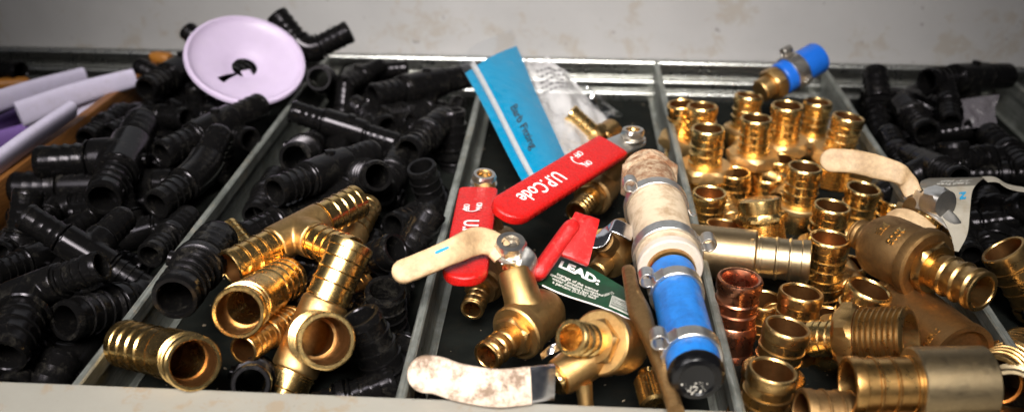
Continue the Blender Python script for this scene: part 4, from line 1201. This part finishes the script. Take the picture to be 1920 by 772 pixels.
for q, w in zip(rings[:-1], rings[1:]):
    for i in range(64): kb.faces.new((q[i], q[(i + 1) % 64], w[(i + 1) % 64], w[i]))
bmesh.ops.remove_doubles(kb, verts=kb.verts, dist=1e-5)
wpart('drain_cap', finish(kb, 'drain_cap', 25), 'brass', t, org)
wpart('mounting_plate', lever([P(1178, 506, 1.9), P(1190, 560, 1.8), P(1214, 622, 1.5), P(1241, 692, 1.1), P(1268, 772, .6)], (.9, 0.1, .25), .60, .9, True, False, ex=3, n=60, wfun=lambda q: 1 + .5 * math.exp(-((q - .38) / .13) ** 2)), 'bronze', t, org)

# --- valve with the short bent red handle
ax0, ax1 = P(1118, 510, -.3), P(1190, 425, .2); d = (ax1 - ax0).normalized(); org = ax0 + d * 2
t = thing('ball_valve', 'small brass valve with a short bent scuffed red handle above the green tag', 'valve', T(*org), GV)
wpart('body', along([(0, 0), (.42, 0), (.5, .1), (.5, .9), (.95, 1.0), (1.0, 1.15), (1.0, 2.2), (.92, 2.3), (1.05, 2.4), (1.05, 3.3), (0, 3.3)], ax0, ax1, name='body'), 'brass_cast', t, org)
s0, s1 = ax0 + d * 1.8, P(1128, 450, 1.2)
wpart('stem_housing', along([(0, 0), (.62, 0), (.58, (s1 - s0).length), (0, (s1 - s0).length)], s0, s1, name='stem_housing'), 'bronze', t, org)
wpart('handle_plate', lever([P(1100, 450, 1.45), P(1122, 452, 1.4), P(1140, 432, 1.7), P(1152, 424, 1.95), P(1172, 432, 1.8), P(1186, 440, 1.6)], (.3, .75, .3), .8, .14, ex=7), 'chrome', t, org)
ha = bmesh.new()
e1 = (P(1010, 525, 1.45) - P(1075, 418, 2.9)).normalized()
lever([P(1078, 416, 2.9), P(1040, 468, 2.15), P(1002, 522, 1.45)], (.85, .1, -.35), .74, 1.0, True, True, ex=2.8, bm=ha, done=False)
lever([P(1060, 436, 2.6), P(1085, 445, 2.5), P(1112, 455, 2.25)], e1, 2.35, .36, False, False, ex=6, bm=ha, done=False)
wpart('handle', finish(ha, 'handle', 40), 'red_worn', t, org)

# --- brass barb beside the bag
a, b = P(1066, 211, .9), P(1112, 252, -.4); d = (b - a).normalized(); org = a + d * 2
t = thing('barbed_elbow', 'brass barb pointing up left between the clear bag and the red handle', 'pipe fitting', T(*org))
me = brass_barb(2.9, 4); me.transform(frame(a + d * 1.95, -d, None, .66)); wpart('barb', me, 'brass', t, org)
me = hexnut(.95, .7, 0, .1); me.transform(frame(a + d * 1.9, d)); wpart('hex_collar', me, 'brass_dull', t, org)
wpart('body', along([(0, 0), (.72, 0), (.8, .1), (.8, 1.6), (0, 1.6)], a + d * 2.6, P(1165, 232, -.6), name='body'), 'brass_dull', t, org)

# ------------------------------------------------------------------ bag with the blue card
cs = [P(872, 138, 3.1), P(968, 89, 3.4), P(1058, 292, .55), P(985, 350, .35)]
cs[2] = cs[1] + (cs[2] - cs[1]) * 1.10; cs[3] = cs[0] + (cs[3] - cs[0]) * 1.10
bf = bil(cs[0], cs[1], cs[2], cs[3])           # u across, v down the card
nB = (cs[1] - cs[0]).cross(cs[3] - cs[0]).normalized()
if nB.z < 0: nB = -nB
org = sum(cs, Vector()) / 4
def cardp(u, v, off=0.0):
    bulge = .40 * math.sin(PI * min(max(u, 0), 1)) * (.6 + .5 * v) + .06 * math.sin(7 * v + 1.2 * u) * (.3 + u) + .10 * mnoise.noise(Vector((u * 2.2, v * 2.6, 1)))
    crease = -.16 * math.exp(-((u - .17) / .035) ** 2)
    edge = .10 * math.sin(5.2 * v) * (1 - u)
    p = bf(u, v)
    return p + nB * (bulge + crease + off) + (cs[1] - cs[0]).normalized() * edge * .5 - org
t = thing('packaging_bag', 'clear plastic bag with a bright blue card, propped in the centre compartment', 'plastic bag', T(*org))
part('card', patch(None, 40, 60, lambda u, v: cardp(u, v), .03, 'card'), M['blue_card'], t)
part('seam', patch(None, 4, 60, lambda u, v: cardp(.13 + .085 * u, -.05 + 1.05 * v, .06), .02, 'seam'), M['film_milky'], t)
part('clear_film', patch(None, 30, 40, lambda u, v: cardp(-.03 + 1.06 * u, -.15 + 1.15 * v, .13 + .05 * mnoise.noise(Vector((u * 5, v * 6, 4)))), .012, 'clear_film'), M['film_card'], t)
Wd = (cs[1] - cs[0]).length; Hd = (cs[3] - cs[0]).length
me = text_mesh('Barb Fitting', 1.10, .004, .84, .012, 'CENTER', 3)
print('CARD', Wd, Hd, max(q.co.x for q in me.vertices) * 2 / Hd)
tu, tv = .42, .60
part('lettering', mapped(me, lambda x, y, z: cardp(tu + y / Wd, tv + x / Hd, .075 + z), .15), M['ink_black'], t)
# crumpled white bag beside it
cs2 = [P(980, 104, 2.5), P(1062, 128, 1.6), P(1150, 240, -.5), P(1036, 318, -.1)]
f2 = bil(*cs2); o2 = sum(cs2, Vector()) / 4
n2_ = Vector((0, -.55, .8))
def bag2(u, v, off=0.0):
    w = 1.1 * mnoise.noise(Vector((u * 2.5, v * 2.5, 9))) + .55 * mnoise.noise(Vector((u * 6, v * 5, 2))) + .5 * math.sin(PI * u) * math.sin(PI * v) + .14 * mnoise.noise(Vector((u * 13, v * 11, 5)))
    return f2(u, v) + n2_ * (w * .75 + off) - o2
t = thing('crumpled_bag', 'crumpled milky plastic bag with faint print, behind the red handle', 'plastic bag', T(*o2))
part('sheet', patch(None, 40, 50, bag2, .015, 'sheet', 80), M['film_milky'], t)
bm = bmesh.new()
random.seed(8)
for k in range(5):
    v0 = .10 + .055 * k
    x = .22
    while x < .86:
        w = random.uniform(.03, .10)
        q = [bm.verts.new(bag2(x + (w * i / 3), v0 + .10 * (x + w * i / 3) + j * .016, .05)) for j in (0, 1) for i in range(4)]
        for i in range(3): bm.faces.new((q[i], q[i + 1], q[i + 5], q[i + 4]))
        x += w + random.uniform(.015, .04)
part('print', finish(bm, 'print', 60), M['ink_black'], t)
cs3 = [P(1000, 108, 1.9), P(1085, 150, .9), P(1168, 216, -1.4), P(1060, 285, -.6)]
f3 = bil(*cs3)
part('clear_film', patch(None, 40, 40, lambda u, v: f3(u, v) - o2 + n2_ * (.9 * mnoise.noise(Vector((u * 3, v * 3, 21))) + .35 * mnoise.noise(Vector((u * 9, v * 7, 12)))), .012, 'clear_film', 80), M['film'], t)

# ------------------------------------------------------------------ green tag
cs = [P(1038, 480, 1.15), P(1196, 556, .9), P(1190, 602, .75), P(1008, 533, 1.0)]
f4 = bil(*cs); org = sum(cs, Vector()) / 4
nT = (cs[1] - cs[0]).cross(cs[3] - cs[0]).normalized()
if nT.z < 0: nT = -nT
vU = (cs[0] - cs[3]).normalized()
def tagp(u, v, off=0.0):
    return f4(u, v) + vU * (.26 * math.sin(PI * u) * (1 - v) - .12 * math.sin(PI * u) * v) + nT * (.10 * math.sin(2.6 * u + .5) + .06 * math.sin(7 * u + 3 * v) + off) - org
t = thing('card_tag', 'green card tag reading LEAD in white, lying in the centre compartment', 'tag', T(*org))
part('card', patch(None, 50, 20, tagp, .03, 'card'), M['green_tag'], t)
part('white_edge', patch(None, 50, 1, lambda u, v: tagp(.05 + u * .95, .985 + .03 * v, .012), .03, 'white_edge'), M['ink_white'], t)
Wt = ((cs[1] - cs[0]).length + (cs[2] - cs[3]).length) / 2; Ht = (cs[3] - cs[0]).length
def ttext(s, size, u, v, xs=1.0, bold=0.0, line=1.0, mat='ink_white', align='CENTER', rot=0):
    me = text_mesh(s, size, .003, xs, bold, align, 3, line)
    cr, sr = math.cos(math.radians(rot)), math.sin(math.radians(rot))
    part('lettering', mapped(me, lambda x, y, z: tagp(u + (x * cr - y * sr) / Wt, v - (x * sr + y * cr) / Ht, .05 + z), .2), M[mat], t)
ttext('LEAD:', .66, .345, .27, 1.25, .030)
ttext('average of the wetted\nspecified product contacted\nwater contains less than\na percent (0.25%) lead', .245, .365, .68, .98, .004, .80, 'ink_grey')
ttext('76059 1/2', .22, .70, .52, .8, .0, 1, 'ink_grey', rot=55)
me = patch(None, 10, 6, lambda u, v: tagp(.74 + .22 * u + .0 * v, .50 + (.40) * v + .0 * u, .045), .01, 'barcode_label')
bl = part('barcode', me, M['ink_grey'], t)
bm = bmesh.new(); random.seed(4); x = .04
while x < .95:
    w = random.choice((.02, .03, .05))
    q = [bm.verts.new(tagp(.745 + .21 * i / 4, .50 + .40 * (x + j * w), .075)) for j in (0, 1) for i in range(5)]
    for i in range(4): bm.faces.new((q[i], q[i + 1], q[i + 6], q[i + 5]))
    x += w + random.choice((.025, .04, .06))
part('bars', finish(bm, 'bars', 60), M['green_tag'], bl)

# ------------------------------------------------------------------ cream lever valve at the right with its grey tag
org = P(1730, 400, 1.0)
t = thing('ball_valve', 'brass valve lying behind the bronze one, cream lever over the upright adapters', 'valve', T(*org), GV)
wpart('handle', lever([P(1537, 300, 2.7), P(1600, 303, 2.75), P(1655, 316, 2.75), P(1686, 326, 2.65), P(1700, 340, 2.3), P(1713, 364, 1.8)], (0, .55, .85), 1.22, .34, True, False, ex=3.6, n=60, wfun=lambda q: 1.0 - .3 * max(0, (q - .55) / .45)), 'cream', t, org)
wpart('handle_plate', lever([P(1690, 335, 2.35), P(1706, 360, 1.75), P(1716, 374, 1.75), P(1740, 384, 1.95), P(1772, 406, 1.75), P(1792, 428, 1.4), P(1799, 446, .95)], (.35, .75, .55), .85, .16, ex=6, n=60), 'steel', t, org)
a, b = P(1742, 374, 2.1), P(1786, 394, 2.2)
me = hexnut(.78, 1.05, 0, .12); me.transform(frame(a, b - a + Vector((0, 0, .2)), (0, .3, 1))); wpart('nut', me, 'steel', t, org)
wpart('stem', along([(0, 0), (.42, 0), (.46, .1), (.46, .9), (0, .9)], P(1702, 384, 1.35), P(1740, 402, 1.35), name='stem'), 'bronze', t, org)
wpart('stem_housing', along([(0, 0), (.66, 0), (.70, .08), (.70, 2.2), (0, 2.2)], P(1750, 398, 1.5), P(1730, 440, .2), name='stem_housing'), 'brass', t, org)
wpart('body', along([(0, 0), (1.0, 0), (1.05, .1), (1.05, 3.0), (0, 3.0)], P(1670, 412, -.3), P(1780, 450, -.7), name='body'), 'brass_cast', t, org)
wpart('strap', lever([P(1662, 410, 1.0), P(1690, 402, 1.35), P(1722, 414, 1.35), P(1748, 434, 1.0)], (.2, .8, .5), .7, .14, True, False, ex=5), 'cream', t, org)

rows = [((1742, 335, 1.5), (1856, 333, 1.5)), ((1728, 340, 1.9), (1843, 336, 1.95)), ((1726, 350, 2.1), (1831, 346, 2.1)), ((1745, 372, 2.1), (1822, 362, 2.0)), ((1762, 402, 1.8), (1818, 400, 1.75)), ((1782, 440, 1.35), (1813, 440, 1.3)), ((1788, 470, 1.0), (1797, 472, .95))]
Lp_ = spline([P(*r[0]) for r in rows], 60); Rp_ = spline([P(*r[1]) for r in rows], 60)
org = (Lp_[30] + Rp_[30]) / 2
def rtag(u, v, off=0.0):
    k = v * 60; i = min(int(k), 59); f = k - i
    l = Lp_[i].lerp(Lp_[i + 1], f); r = Rp_[i].lerp(Rp_[i + 1], f)
    ln = (Lp_[min(i + 1, 60)] - Lp_[max(i - 1, 0)]); n = (r - l).cross(ln).normalized()
    if n.dot(CAM - l) < 0: n = -n
    return l.lerp(r, u) + n * off - org
t = thing('card_tag', 'stained grey and white card tag curling over the right hand divider', 'tag', T(*org))
part('grey_band', patch(None, 20, 40, lambda u, v: rtag(u, v * .37), .03, 'grey_band'), M['grey_tag'], t)
part('white_band', patch(None, 20, 40, lambda u, v: rtag(u, .37 + v * .63), .03, 'white_band'), M['pale_tag'], t)
wr = (rtag(1, .35) - rtag(0, .35)).length
def rtext(s, size, u, v, xs, bold, mat, rot=180):
    me = text_mesh(s, size, .003, xs, bold, 'CENTER', 3)
    cr, sr = math.cos(math.radians(rot)), math.sin(math.radians(rot))
    part('lettering', mapped(me, lambda x, y, z: rtag(u + (x * cr - y * sr) / wr, v - (x * sr + y * cr) / 6.2, .06 + z), .15), M[mat], t)
rtext('-Lead Free', .46, .58, .315, .85, .008, 'ink_grey')
rtext('-3/4" PEX', .46, .60, .235, .85, .008, 'ink_grey')
rtext('N', .62, .76, .52, 1.0, .03, 'ink_blue', rot=-90)
part('ribbon', lever([P(1846, 336, 1.95) - org, P(1868, 337, 1.95) - org, P(1892, 350, 1.7) - org, P(1930, 357, 1.6) - org], (.2, .95, -.1), .8, .04, ex=8), M['pale_tag'], t)

# ------------------------------------------------------------------ light and camera
world = bpy.data.worlds.new('World'); scene.world = world; world.use_nodes = True
bg = world.node_tree.nodes['Background']; bg.inputs[0].default_value = (0.80, 0.84, 1.0, 1); bg.inputs[1].default_value = 0.034

def area(name, loc, target, sx, sy, power, col=(1, 1, 1), spread=180):
    l = bpy.data.lights.new(name, 'AREA'); l.shape = 'RECTANGLE'; l.size = sx * S; l.size_y = sy * S
    l.energy = power; l.color = col; l.spread = math.radians(spread)
    o = bpy.data.objects.new(name, l); COL.objects.link(o)
    o.location = Vector(loc) * S
    o.rotation_euler = (Vector(target) - Vector(loc)).to_track_quat('-Z', 'Y').to_euler()
    return o
area('window_light', (-6, -26, 74), (-4, 46, 0), 46, 46, 2.1, (1.0, 0.96, 0.915), 36)
area('side_light', (-48, -12, 58), (-6, 46, 0), 22, 40, 0.42, (1.0, 0.97, 0.98), 60)
area('sky_light', (-6, 122, 48), (-4, 52, 0), 120, 52, 1.0, (0.96, 0.97, 1.0))

cd = bpy.data.cameras.new('Camera'); cam = bpy.data.objects.new('Camera', cd); COL.objects.link(cam)
cam.location = CAM * S; cam.rotation_euler = (PI / 2 - PITCH, 0, YAW)
cd.sensor_width = 36; cd.lens = FPX * 36 / 1920
cd.clip_start = 0.02; cd.clip_end = 20
cd.dof.use_dof = True; cd.dof.focus_distance = 0.435; cd.dof.aperture_fstop = 7.0; cd.dof.aperture_blades = 7
scene.camera = cam
vs = scene.view_settings
vs.view_transform = 'Standard'; vs.look = 'None'; vs.exposure = 0.0; vs.gamma = 1.0; vs.use_curve_mapping = False
